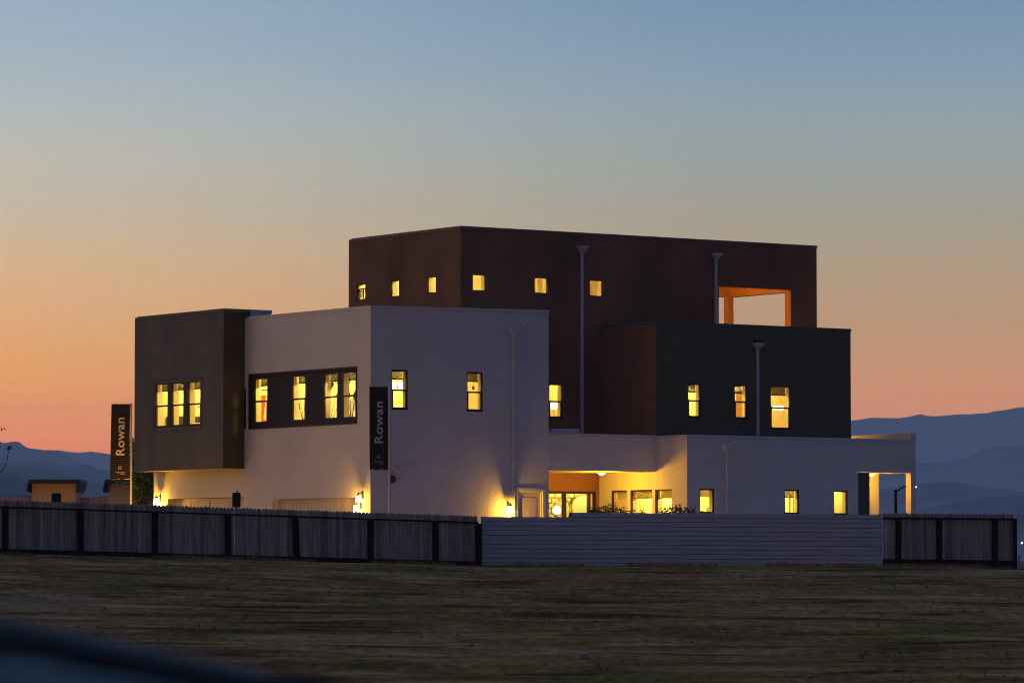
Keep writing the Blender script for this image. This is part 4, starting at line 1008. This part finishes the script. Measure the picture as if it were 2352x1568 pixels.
# ================================================================== BANNERS
def text_mesh(txt, size, off=0.0, ext=.003):
    cu = bpy.data.curves.new('t', 'FONT'); cu.body = txt; cu.size = size; cu.offset = off; cu.extrude = ext; cu.align_x = 'CENTER'; cu.align_y = 'CENTER'
    cu.space_character = 1.08
    ob = bpy.data.objects.new('t', cu); C.objects.link(ob)
    dg = bpy.context.evaluated_depsgraph_get(); me_ = bpy.data.meshes.new_from_object(ob.evaluated_get(dg))
    bpy.data.objects.remove(ob); return me_
def banner(xl, xr, y0, y1, polex, poley0, poley1, Y, label, lean=0, wrinkle=0.0, seed=1, warm=False):
    base = at(polex, poley1, Y); T = empty('banner_flag', base)
    kx = Y / F * 1.0
    X = lambda px: (px - polex) * kx
    Z = lambda py: (poley1 - py) * kx
    q = MB(); q.tube((0, 0, -.6), (0, 0, Z(poley0)), .038, .032, 14); q.tube((0, 0, Z(poley0)), (0, 0, Z(poley0) + .03), .04, .03, 14); q.build('pole', 'pole', T, smooth=False)
    for yy, nm in ((y0 + 1, 'top_arm'), (y1 - 1, 'bottom_arm')):
        q = MB(); q.tube((0, 0, Z(yy)), (X(xl), 0, Z(yy) + .01), .013, .011); q.build(nm, 'pole', T)
    q = MB(); nx_, ny_ = 16, 40; r_ = random.Random(seed)
    W_ = X(xr) - X(xl); Hh = Z(y0) - Z(y1)
    def sh(i, j):
        fx, fy = i / nx_, j / ny_
        x = X(xl) + W_ * fx + lean * (fy - .5) * 2 * kx; z = Z(y1) + Hh * fy
        y = wrinkle * (noise.noise(Vector((fx * 4, fy * 1.5, seed))) + .8 * (fy ** 3) * noise.noise(Vector((fx * 14, fy * 1.2, seed + 3)))) - .01
        return (x, y, z)
    for i in range(nx_):
        for j in range(ny_): q.quad(sh(i, j), sh(i + 1, j), sh(i + 1, j + 1), sh(i, j + 1))
    cl_ = q.build('cloth', 'banner', T, smooth=True); so_ = cl_.modifiers.new('thick', 'SOLIDIFY'); so_.thickness = .004
    cx_ = (X(xl) + X(xr)) / 2 + .0; yf_ = -.02 - wrinkle * .8
    def put(me_, name, x, z, rot, sx=1.0):
        me_.materials.clear(); me_.materials.append(M['letter'])
        o = bpy.data.objects.new(name, me_); C.objects.link(o); o.parent = cl_; o.location = (x, yf_, z)
        o.rotation_euler = (radians(90), 0, 0) if not rot else Matrix(((0, -1, 0), (0, 0, -1), (1, 0, 0))).to_euler(); return o
    sc = Hh / 2.5
    m1 = text_mesh('Rowan', 1.0, .022)
    xs_ = [v.co.x for v in m1.vertices]; ys_ = [v.co.y for v in m1.vertices]
    lx = max(xs_) - min(xs_); ly = max(ys_) - min(ys_); mx_ = (max(xs_) + min(xs_)) / 2; my_ = (max(ys_) + min(ys_)) / 2
    tl, th = Hh * .50, W_ * .46
    for v in m1.vertices: v.co.x = (v.co.x - mx_) * tl / lx; v.co.y = (v.co.y - my_) * th / ly
    put(m1, 'lettering', cx_ - W_ * .0 + lean * kx * .1, Z(y1) + Hh * .57, True)
    q = MB(); zl = Z(y1) + Hh * .158; xl_ = cx_
    for i in range(8):
        a = 2 * pi * i / 8; d = Vector((cos(a), 0, sin(a))); s_ = Vector((-sin(a), 0, cos(a))); c0 = Vector((xl_, yf_, zl)); k_ = W_ * .115
        q.quad(c0 + d * k_ * .36, c0 + d * k_ * .68 + s_ * k_ * .20, c0 + d * k_ * 1.0, c0 + d * k_ * .68 - s_ * k_ * .20)
    q.build('emblem', 'letter', cl_)
    for word, wf, xo in (('tri', .115, -.185), ('pointe', .335, .075)):
        m2 = text_mesh(word, 1.0, .01); xs_ = [v.co.x for v in m2.vertices]; f_ = W_ * wf / (max(xs_) - min(xs_))
        for v in m2.vertices: v.co.x *= f_; v.co.y *= W_ * .50 / 4.3 * 1.15
        put(m2, 'lettering', cx_ + W_ * xo, Z(y1) + Hh * .098 - (0 if word == 'pointe' else -W_ * .012), False)
    m3 = text_mesh('HOMES', 1.0, .01); xs_ = [v.co.x for v in m3.vertices]; f_ = W_ * .24 / (max(xs_) - min(xs_))
    for v in m3.vertices: v.co.x *= f_; v.co.y *= f_
    put(m3, 'lettering', cx_ + W_ * .14, Z(y1) + Hh * .072, False)
    return tag(T, label, 'banner', 'feather banners on poles')
banner(253.5, 297, 927.5, 1101, 300.5, 927.5, 1200, 139.0, 'black vertical banner on a pole left of the house, against the orange sky', lean=1.2, wrinkle=.022, seed=2)
banner(848.3, 891, 887, 1079, 895, 890, 1200, 138.0, 'black vertical banner on a pole in front of the white corner', lean=-.6, wrinkle=.008, seed=6)

# ================================================================== BLACK BOXES ON POSTS BEHIND THE FENCE
for i, (xa, xb, y0, y1, Y, lab) in enumerate(((118, 140.6, 1131.7, 1158, 121.5, 'black rounded box on a post above the fence, by the neighbour tower'),
                                              (533.3, 552.8, 1130.4, 1164.5, 127.5, 'black rounded box on a post above the fence, before the garage doors'))):
    p = at((xa + xb) / 2, y1, Y); T = empty('post_box', (p.x, p.y, p.z - 1.3)); w = (xb - xa) / 2 * Y / F; h = (y1 - y0) * Y / F
    q = MB(); q.box(-w, w, -.06, .06, 1.3, 1.3 + h); q.build('box', 'black', T, bevel=.035)
    q = MB(); q.box(-.015, .015, -.075, -.058, 1.32, 1.3 + h - .03); q.build('seam', 'black', T)
    q = MB(); q.tube((0.02, 0, 1.3 + h - .01), (0.02, 0, 1.3 + h + .04), .02, .02, 12); q.tube((0.02, 0, 1.3 + h + .04), (0.02, 0, 1.3 + h + .06), .035, .03, 12); q.build('knob', 'gold' if i == 0 else 'black', T)  # first knob gold: warm lamp light on a black knob put into the colour
    q = MB(); q.tube((0, 0, -.3), (0, 0, 1.31), .03, .03, 12); q.build('post', 'black', T)
    tag(T, lab, 'post box', 'black boxes on posts')

# ================================================================== LOW PATH LIGHTS behind the fence, their glow shows on the garage wall, the banner pole and the drive
for px, Yp, pw, lab in ((311, 137.1, 950, 'low bollard light behind the fence near the left banner pole'), (520, 151.0, 230, 'low bollard light on the drive in front of the garage doors'), (1700, 139.5, 0, '')):
    if not pw: continue
    p = at(px, 1300, Yp) if Yp < 140 else HO + Uv * -4.0 + Vv * 10.4; T = empty('path_light', (p.x, p.y, 2.0))
    q = MB(); q.tube((0, 0, 0), (0, 0, .55), .06, .05, 14); q.tube((0, 0, .66), (0, 0, .68), .06, .055, 14) if Yp > 140 else None
    for a in range(3): q.tube((.05 * cos(a * 2.1), .05 * sin(a * 2.1), .55), (.05 * cos(a * 2.1), .05 * sin(a * 2.1), .68), .006)
    q.build('post', 'black', T); q = MB(); q.tube((0, 0, .555), (0, 0, .675), .04, .04, 12); q.build('lamp_glass', 'lampglass', T)
    lamp((0, 0, .62), pw, WARM, .05, T); tag(T, lab, 'garden light')

# ================================================================== NEIGHBOUR BUILDING
Y = 190.0; kx = Y / F; base = at(176, 1316, Y); base.z = 1.7
T = empty('neighbor_house', base); X = lambda px: (px - 176) * kx; Z = lambda py: EYE + (1316 - py) * kx - 1.7
q = MB(); q.box(X(-700), X(420), 0.0, 9, 0, Z(1143)); q.build('wall', 'rose', T, 'pale rose stucco lower wall')
q = MB(); q.box(X(-700), X(420), -.03, .2, Z(1143), Z(1142)); q.build('parapet_cap', 'cap', T)
for x0, x1, rx0, rx1 in ((81, 181, 70, 190), (255, 352, 244, 362)):
    q = MB(); q.box(X(x0), X(x1), -1.4, 1.6, 0, Z(1110)); tw = q.build('tower', 'tan', T, 'tan stucco tower rising over the parapet')
    q = MB(); a, b_ = X(rx0 + 5), X(rx1); zt, zm_, zl_ = Z(1103), Z(1112), Z(1124)
    q.box(a, b_, -1.75, 1.9, zm_, zt)
    w_ = .28
    for (xa, xb) in ((a, X(rx0)), (b_ - .02, X(rx1 - 8))):
        pts = [(xa, -1.76, zt), (xa, 1.95, zt), (xb, 1.95, zl_), (xb, -1.76, zl_)]
        off = Vector((w_ * .25, 0, -.12))
        q.quad(*pts); q.quad(*[tuple(Vector(p_) - Vector((0, 0, .14))) for p_ in pts])
        q.quad(pts[0], pts[3], tuple(Vector(pts[3]) - Vector((0, 0, .14))), tuple(Vector(pts[0]) - Vector((0, 0, .14))))
        q.quad(pts[2], pts[3], tuple(Vector(pts[3]) - Vector((0, 0, .14))), tuple(Vector(pts[2]) - Vector((0, 0, .14))))
    q.build('roof', 'tile', tw)
q = MB(); q.tube((X(-300), .4, Z(1139)), (X(73), .4, Z(1139)), .035, .035)
for x in (20, 50, 72): q.box(X(x) - .03, X(x) + .03, .3, .5, Z(1143) - .05, Z(1139))
q.build('roof_pipe', 'metalgrey', T)
for x in (40, 52, 238): 
    q = MB(); q.tube((X(x), .5, Z(1143)), (X(x), .5, Z(1138)), .12, .02, 5); q.build('roof_vent', 'metalgrey', T)
q = MB(); q.box(X(216), X(233), .3, .7, Z(1143) - .02, Z(1140)); q.build('roof_vent', 'metalgrey', T)
q = MB(); q.tube((X(132), -4.2, 0), (X(132), -4.2, Z(1172)), .05, .05, 10); q.tube((X(132), -4.2, Z(1172)), (X(132), -4.2, Z(1168)), .09, .07, 12); q.build('yard_light', 'black', T)
lamp((X(132), -4.2, Z(1165)), 38, WARM, .08, T)
tag(T, 'low neighbour building with two roofed tan towers behind the left fence', 'building')

# ================================================================== TREES AND BUSHES
def leafy(name, base, trunk, clusters, nleaf, ls, seed, label, cat='tree', m='leaf', branches=()):
    r_ = random.Random(seed); T = empty(name, base)
    q = MB()
    for pts, rs in trunk: q.path([Vector(p) for p in pts], rs, 7)
    q.build('trunk', 'bark', T)
    q = MB()
    for (cx_, cy_, cz_, rx, ry, rz, w) in clusters:
        for _ in range(int(nleaf * w)):
            while True:
                p = Vector((r_.uniform(-1, 1), r_.uniform(-1, 1), r_.uniform(-1, 1)))
                if .15 < p.length < 1: break
            if noise.noise(Vector((p.x * 2.2, p.y * 2.2, p.z * 2.2 + seed))) < -.06: continue
            c_ = Vector((cx_ + p.x * rx, cy_ + p.y * ry, cz_ + p.z * rz)); a = r_.uniform(0, 2 * pi); e = r_.uniform(-1.1, .7)
            d = Vector((cos(a) * cos(e), sin(a) * cos(e), sin(e))); s_ = d.cross(Vector((r_.uniform(-1, 1), r_.uniform(-1, 1), 1))).normalized(); l_ = ls * r_.uniform(.6, 1.3)
            q.quad(c_, c_ + d * l_ * .5 + s_ * l_ * .22, c_ + d * l_, c_ + d * l_ * .5 - s_ * l_ * .22)
    q.build('crown' if cat == 'tree' else 'foliage', m, T)
    return tag(T, label, cat)
Y = 160; kx = Y / F; b0 = at(326, 1316, Y); b0.z = 1.6
zf = lambda py: EYE + (1316 - py) * kx - 1.6; xf = lambda px: (px - 326) * kx
leafy('small_tree', b0, [([(0, 0, 0), (.05, 0, 2.0), (-.05, 0, zf(1120)), (.1, 0, zf(1080))], [.07, .06, .045, .02]),
    ([(0, 0, zf(1145)), (xf(300), 0, zf(1118)), (xf(270), .2, zf(1105))], [.035, .02, .008]), ([(-.05, 0, zf(1120)), (xf(303), 0, zf(1060)), (xf(305), 0, zf(1012))], [.03, .018, .006]),
    ([(0, 0, zf(1130)), (xf(345), .1, zf(1100)), (xf(350), .1, zf(1060))], [.03, .02, .01])],
    [(xf(333), 0, zf(1110), .55, .6, .55, 1.0), (xf(325), .2, zf(1135), .5, .5, .4, .5), (xf(308), 0, zf(1078), .30, .4, .35, .35), (xf(304), 0, zf(1045), .2, .3, .35, .16), (xf(303), 0, zf(1018), .14, .2, .16, .06), (xf(350), .2, zf(1095), .4, .5, .5, .5), (xf(275), .2, zf(1107), .35, .2, .08, .08), (xf(330), .2, zf(1085), .4, .4, .3, .35)],
    1500, .19, 4, 'small leafy tree between the left banner and the charcoal box', m='leaf2')
Y = 124; kx = Y / F; b0 = at(-40, 1316, Y); b0.z = 1.8
zf = lambda py: EYE + (1316 - py) * kx - 1.8; xf = lambda px: (px + 40) * kx
leafy('sapling', b0, [([(0, 0, 0), (.05, 0, 1.2), (.15, 0, zf(1100)), (xf(-12), 0, zf(1000)), (xf(-6), 0, zf(975))], [.04, .035, .025, .015, .008]),
    ([(.15, 0, zf(1100)), (xf(2), 0, zf(1082)), (xf(13), 0, zf(1066)), (xf(17), 0, zf(1040)), (xf(20), 0, zf(1026))], [.02, .014, .011, .009, .006]),
    ([(xf(13), 0, zf(1066)), (xf(3), 0, zf(1063)), (xf(-8), 0, zf(1070))], [.009, .007, .005]), ([(xf(20), 0, zf(1026)), (xf(27), 0, zf(1024))], [.008, .004]), ([(xf(20), 0, zf(1026)), (xf(14), 0, zf(1024))], [.008, .004])],
    [(xf(20), 0, zf(1025), .09, .05, .015, .010), (xf(3), 0, zf(980), .05, .05, .05, .008), (xf(14), 0, zf(1063), .06, .06, .06, .008), (xf(-25), 0, zf(1010), .3, .3, .4, .2)],
    900, .11, 12, 'nearly bare sapling with thin twigs at the left edge')
def bush(xa, xb, ytop, Y, seed, lab, humps):
    kx = Y / F; xm = (xa + xb) / 2; b0 = at(xm, 1300, Y); b0.z = 1.75; T0 = EYE - 1.75
    zf = lambda py: T0 + (1316 - py) * kx; xf = lambda px: (px - xm) * kx
    tr = [([(xf(h[0]) * .4, 0, 0), (xf(h[0]), 0, zf(h[1] + 8))], [.025, .008]) for h in humps]
    leafy('bush', b0, tr, [(xf(hx), 0, zf(hy + hr), hr * kx * asp, .25, hr * kx, w) for hx, hy, hr, asp, w in humps], 500, .085, seed, lab, 'bush', 'leaf')
bush(1350, 1482, 1155, 135, 3, 'dark leafy bush topping the slat fence below the yellow wall windows', [(1360, 1163, 12, 1.0, .45), (1380, 1160, 14, 1.3, .8), (1403, 1153, 18, 1.1, .9), (1425, 1163, 14, 1.4, .7), (1455, 1170, 12, 1.4, .5), (1474, 1168, 9, .7, .15)])
bush(1510, 1596, 1153, 135.2, 6, 'rounded dark leafy bush topping the slat fence at the wing corner', [(1525, 1163, 15, 1.1, .7), (1545, 1155, 22, 1.0, 1.4), (1565, 1157, 20, 1.0, 1.2), (1585, 1165, 14, 1.0, .5), (1594, 1160, 6, .8, .06)])

# ================================================================== STREET LAMP beyond the porch
Y = 210; kx = Y / F; b0 = at(2058, 1316, Y); b0.z = -8
T = empty('street_lamp', b0); zf = lambda py: EYE + (1316 - py) * kx + 8; xf = lambda px: (px - 2058) * kx
q = MB(); q.tube((0, 0, 0), (0, 0, zf(1127)), .13, .075, 14); q.ball((0, 0, zf(1127)), .08); q.build('pole', 'black', T)
q = MB(); pts = [(0, 0, zf(1132)), (xf(2066), 0, zf(1124)), (xf(2074), 0, zf(1119)), (xf(2083), 0, zf(1116)), (xf(2098), 0, zf(1116))]; q.path([Vector(p) for p in pts], [.04] * 5); q.build('arm', 'black', T)
q = MB(); q.box(xf(2097), xf(2106), -.12, .12, zf(1117), zf(1115.5)); q.build('lamp_head', 'metalgrey', T, bevel=.02)
q = MB(); q.ball(((xf(2104)), 0, zf(1118)), .06, 12, 8, .6); q.build('lens', 'town', T)
tag(T, 'tall curved-arm street lamp seen through the porch opening', 'street lamp')
# short post at the far right edge
p = at(2341, 1316, 150); q = MB(); q.tube((0, 0, 0), (0, 0, 1316 * 0 + EYE + (1316 - 1276) * 150 / F - 1.4), .035, .03, 10); q.ball((0, 0, EYE + (1316 - 1276) * 150 / F - 1.4), .045)
o = q.build('marker_post', 'metalgrey'); o.location = (p.x, 150, 1.4); tag(o, 'short thin grey marker post at the far right edge', 'post')

# ================================================================== CAR next to the camera (only its roof shows, far out of focus)
def car():
    T = empty('parked_car', (-1.72, 4.9, 0.018), radians(8))
    paint = mat('dark_blue_paint', (0.0025, 0.005, 0.013), .6, spec=.05); gl = mat('car_glass', (.006, .008, .012), .35, spec=.12)
    # body sections along x (length 4.5 m): x, half width low, z bottom, z belt
    sec = [(-2.25, .55, .45, .62), (-2.1, .78, .30, .80), (-1.5, .90, .26, .96), (-.7, .92, .25, 1.00), (.6, .92, .25, 1.01), (1.6, .91, .27, 1.02), (2.1, .84, .32, .98), (2.25, .66, .50, .82)]
    q = MB(); rows = []
    for x, w, zb_, zt in sec:
        rows.append([(x, -w * .92, zb_), (x, -w, zb_ + .22), (x, -w, (zb_ + zt) / 2 + .1), (x, -w * .94, zt), (x, 0, zt + .03), (x, w * .94, zt), (x, w, (zb_ + zt) / 2 + .1), (x, w, zb_ + .22), (x, w * .92, zb_), (x, 0, zb_ - .02)])
    for a, b_ in zip(rows, rows[1:]):
        for i in range(10): q.quad(a[i], a[(i + 1) % 10], b_[(i + 1) % 10], b_[i])
    q.quad(*rows[0]); q.quad(*rows[-1][::-1])
    o = q.build('body', paint, T, smooth=True); s_ = o.modifiers.new('s', 'SUBSURF'); s_.levels = s_.render_levels = 2
    # greenhouse
    q = MB(); lo = [(-1.15, .80), (-.45, .84), (.7, .84), (1.7, .80), (2.0, .72)]; hi = [(-.35, .60), (0, .66), (.7, .68), (1.35, .66), (1.55, .58)]
    for s in (-1, 1):
        for (a, wa), (b_, wb), (c_, wc), (d_, wd) in zip(lo, lo[1:], hi, hi[1:]): q.quad((a, s * wa, 1.0), (b_, s * wb, 1.0), (d_, s * wd, 1.45), (c_, s * wc, 1.45))
    q.quad((-1.15, -.8, 1.0), (-1.15, .8, 1.0), (-.35, .6, 1.45), (-.35, -.6, 1.45)); q.quad((2.0, -.72, 1.0), (2.0, .72, 1.0), (1.55, .58, 1.45), (1.55, -.58, 1.45))
    q.build('windows', gl, T)
    q = MB(); n = 10
    def rp(i, j):
        fx = i / n * 2 - 1; fy = j / n * 2 - 1
        x = .6 + fx * 1.0; w = .70 - .10 * fx * fx
        return (x, fy * w, 1.44 + .075 * (1 - abs(fy) ** 2.6) * (1 - .5 * abs(fx) ** 3) - .07 * fx * fx)
    for i in range(n):
        for j in range(n): q.quad(rp(i, j), rp(i + 1, j), rp(i + 1, j + 1), rp(i, j + 1))
    o = q.build('roof', paint, T, smooth=True); k_ = o.modifiers.new('t', 'SOLIDIFY'); k_.thickness = .03
    for s in (-1, 1):
        q = MB(); q.path([Vector((-.25, s * .56, 1.46)), Vector((-.1, s * .57, 1.510)), Vector((.6, s * .6, 1.518)), Vector((1.15, s * .57, 1.508)), Vector((1.48, s * .56, 1.44))], [.014] * 5); q.build('roof_rail', 'black', T)
        q = MB(); q.box(-.72, -.55, s * .95 - .10 * (s < 0), s * .95 + .10 * (s > 0), .98, 1.12); q.build('side_mirror', paint, T, bevel=.03)
        for x in (-1.45, 1.45):
            q = MB(); q.tube((x, s * .72, .33), (x, s * .93, .33), .33, .33, 28); w_ = q.build('wheel', 'black', T, bevel=.03)
            q = MB(); q.tube((x, s * .925, .33), (x, s * .94, .33), .21, .19, 20); q.build('rim', 'metalgrey', w_)
        q = MB(); q.box(-2.22, -2.05, s * .45 - .12, s * .45 + .12, .66, .76); q.build('headlight', 'pole', T, bevel=.03)
        q = MB(); q.box(2.1, 2.24, s * .5 - .12, s * .5 + .12, .82, .94); q.build('taillight', 'red', T, bevel=.03)
    tag(T, 'dark blue car close to the camera, blurred, only its roof in view at lower left', 'car')
car()

# ================================================================== HAZE
q = MB(); q.box(-9000, 9000, -200, HFAR, -76, HTOP)
hz_ = q.build('haze', 'white'); hz_.data.materials.clear()
hm = bpy.data.materials.new('dusk_haze'); hm.use_nodes = True
N, L = hm.node_tree.nodes, hm.node_tree.links; N.clear()
pv = nd('ShaderNodeVolumePrincipled'); pv.inputs['Color'].default_value = (.78, .88, 1.0, 1); pv.inputs['Anisotropy'].default_value = 0.2; pv.inputs['Density'].default_value = HAZE
om = nd('ShaderNodeOutputMaterial'); L.new(pv.outputs[0], om.inputs['Volume'])
hz_.data.materials.append(hm); tag(hz_, 'thin blue dusk haze over the valley', 'haze', kind='stuff')
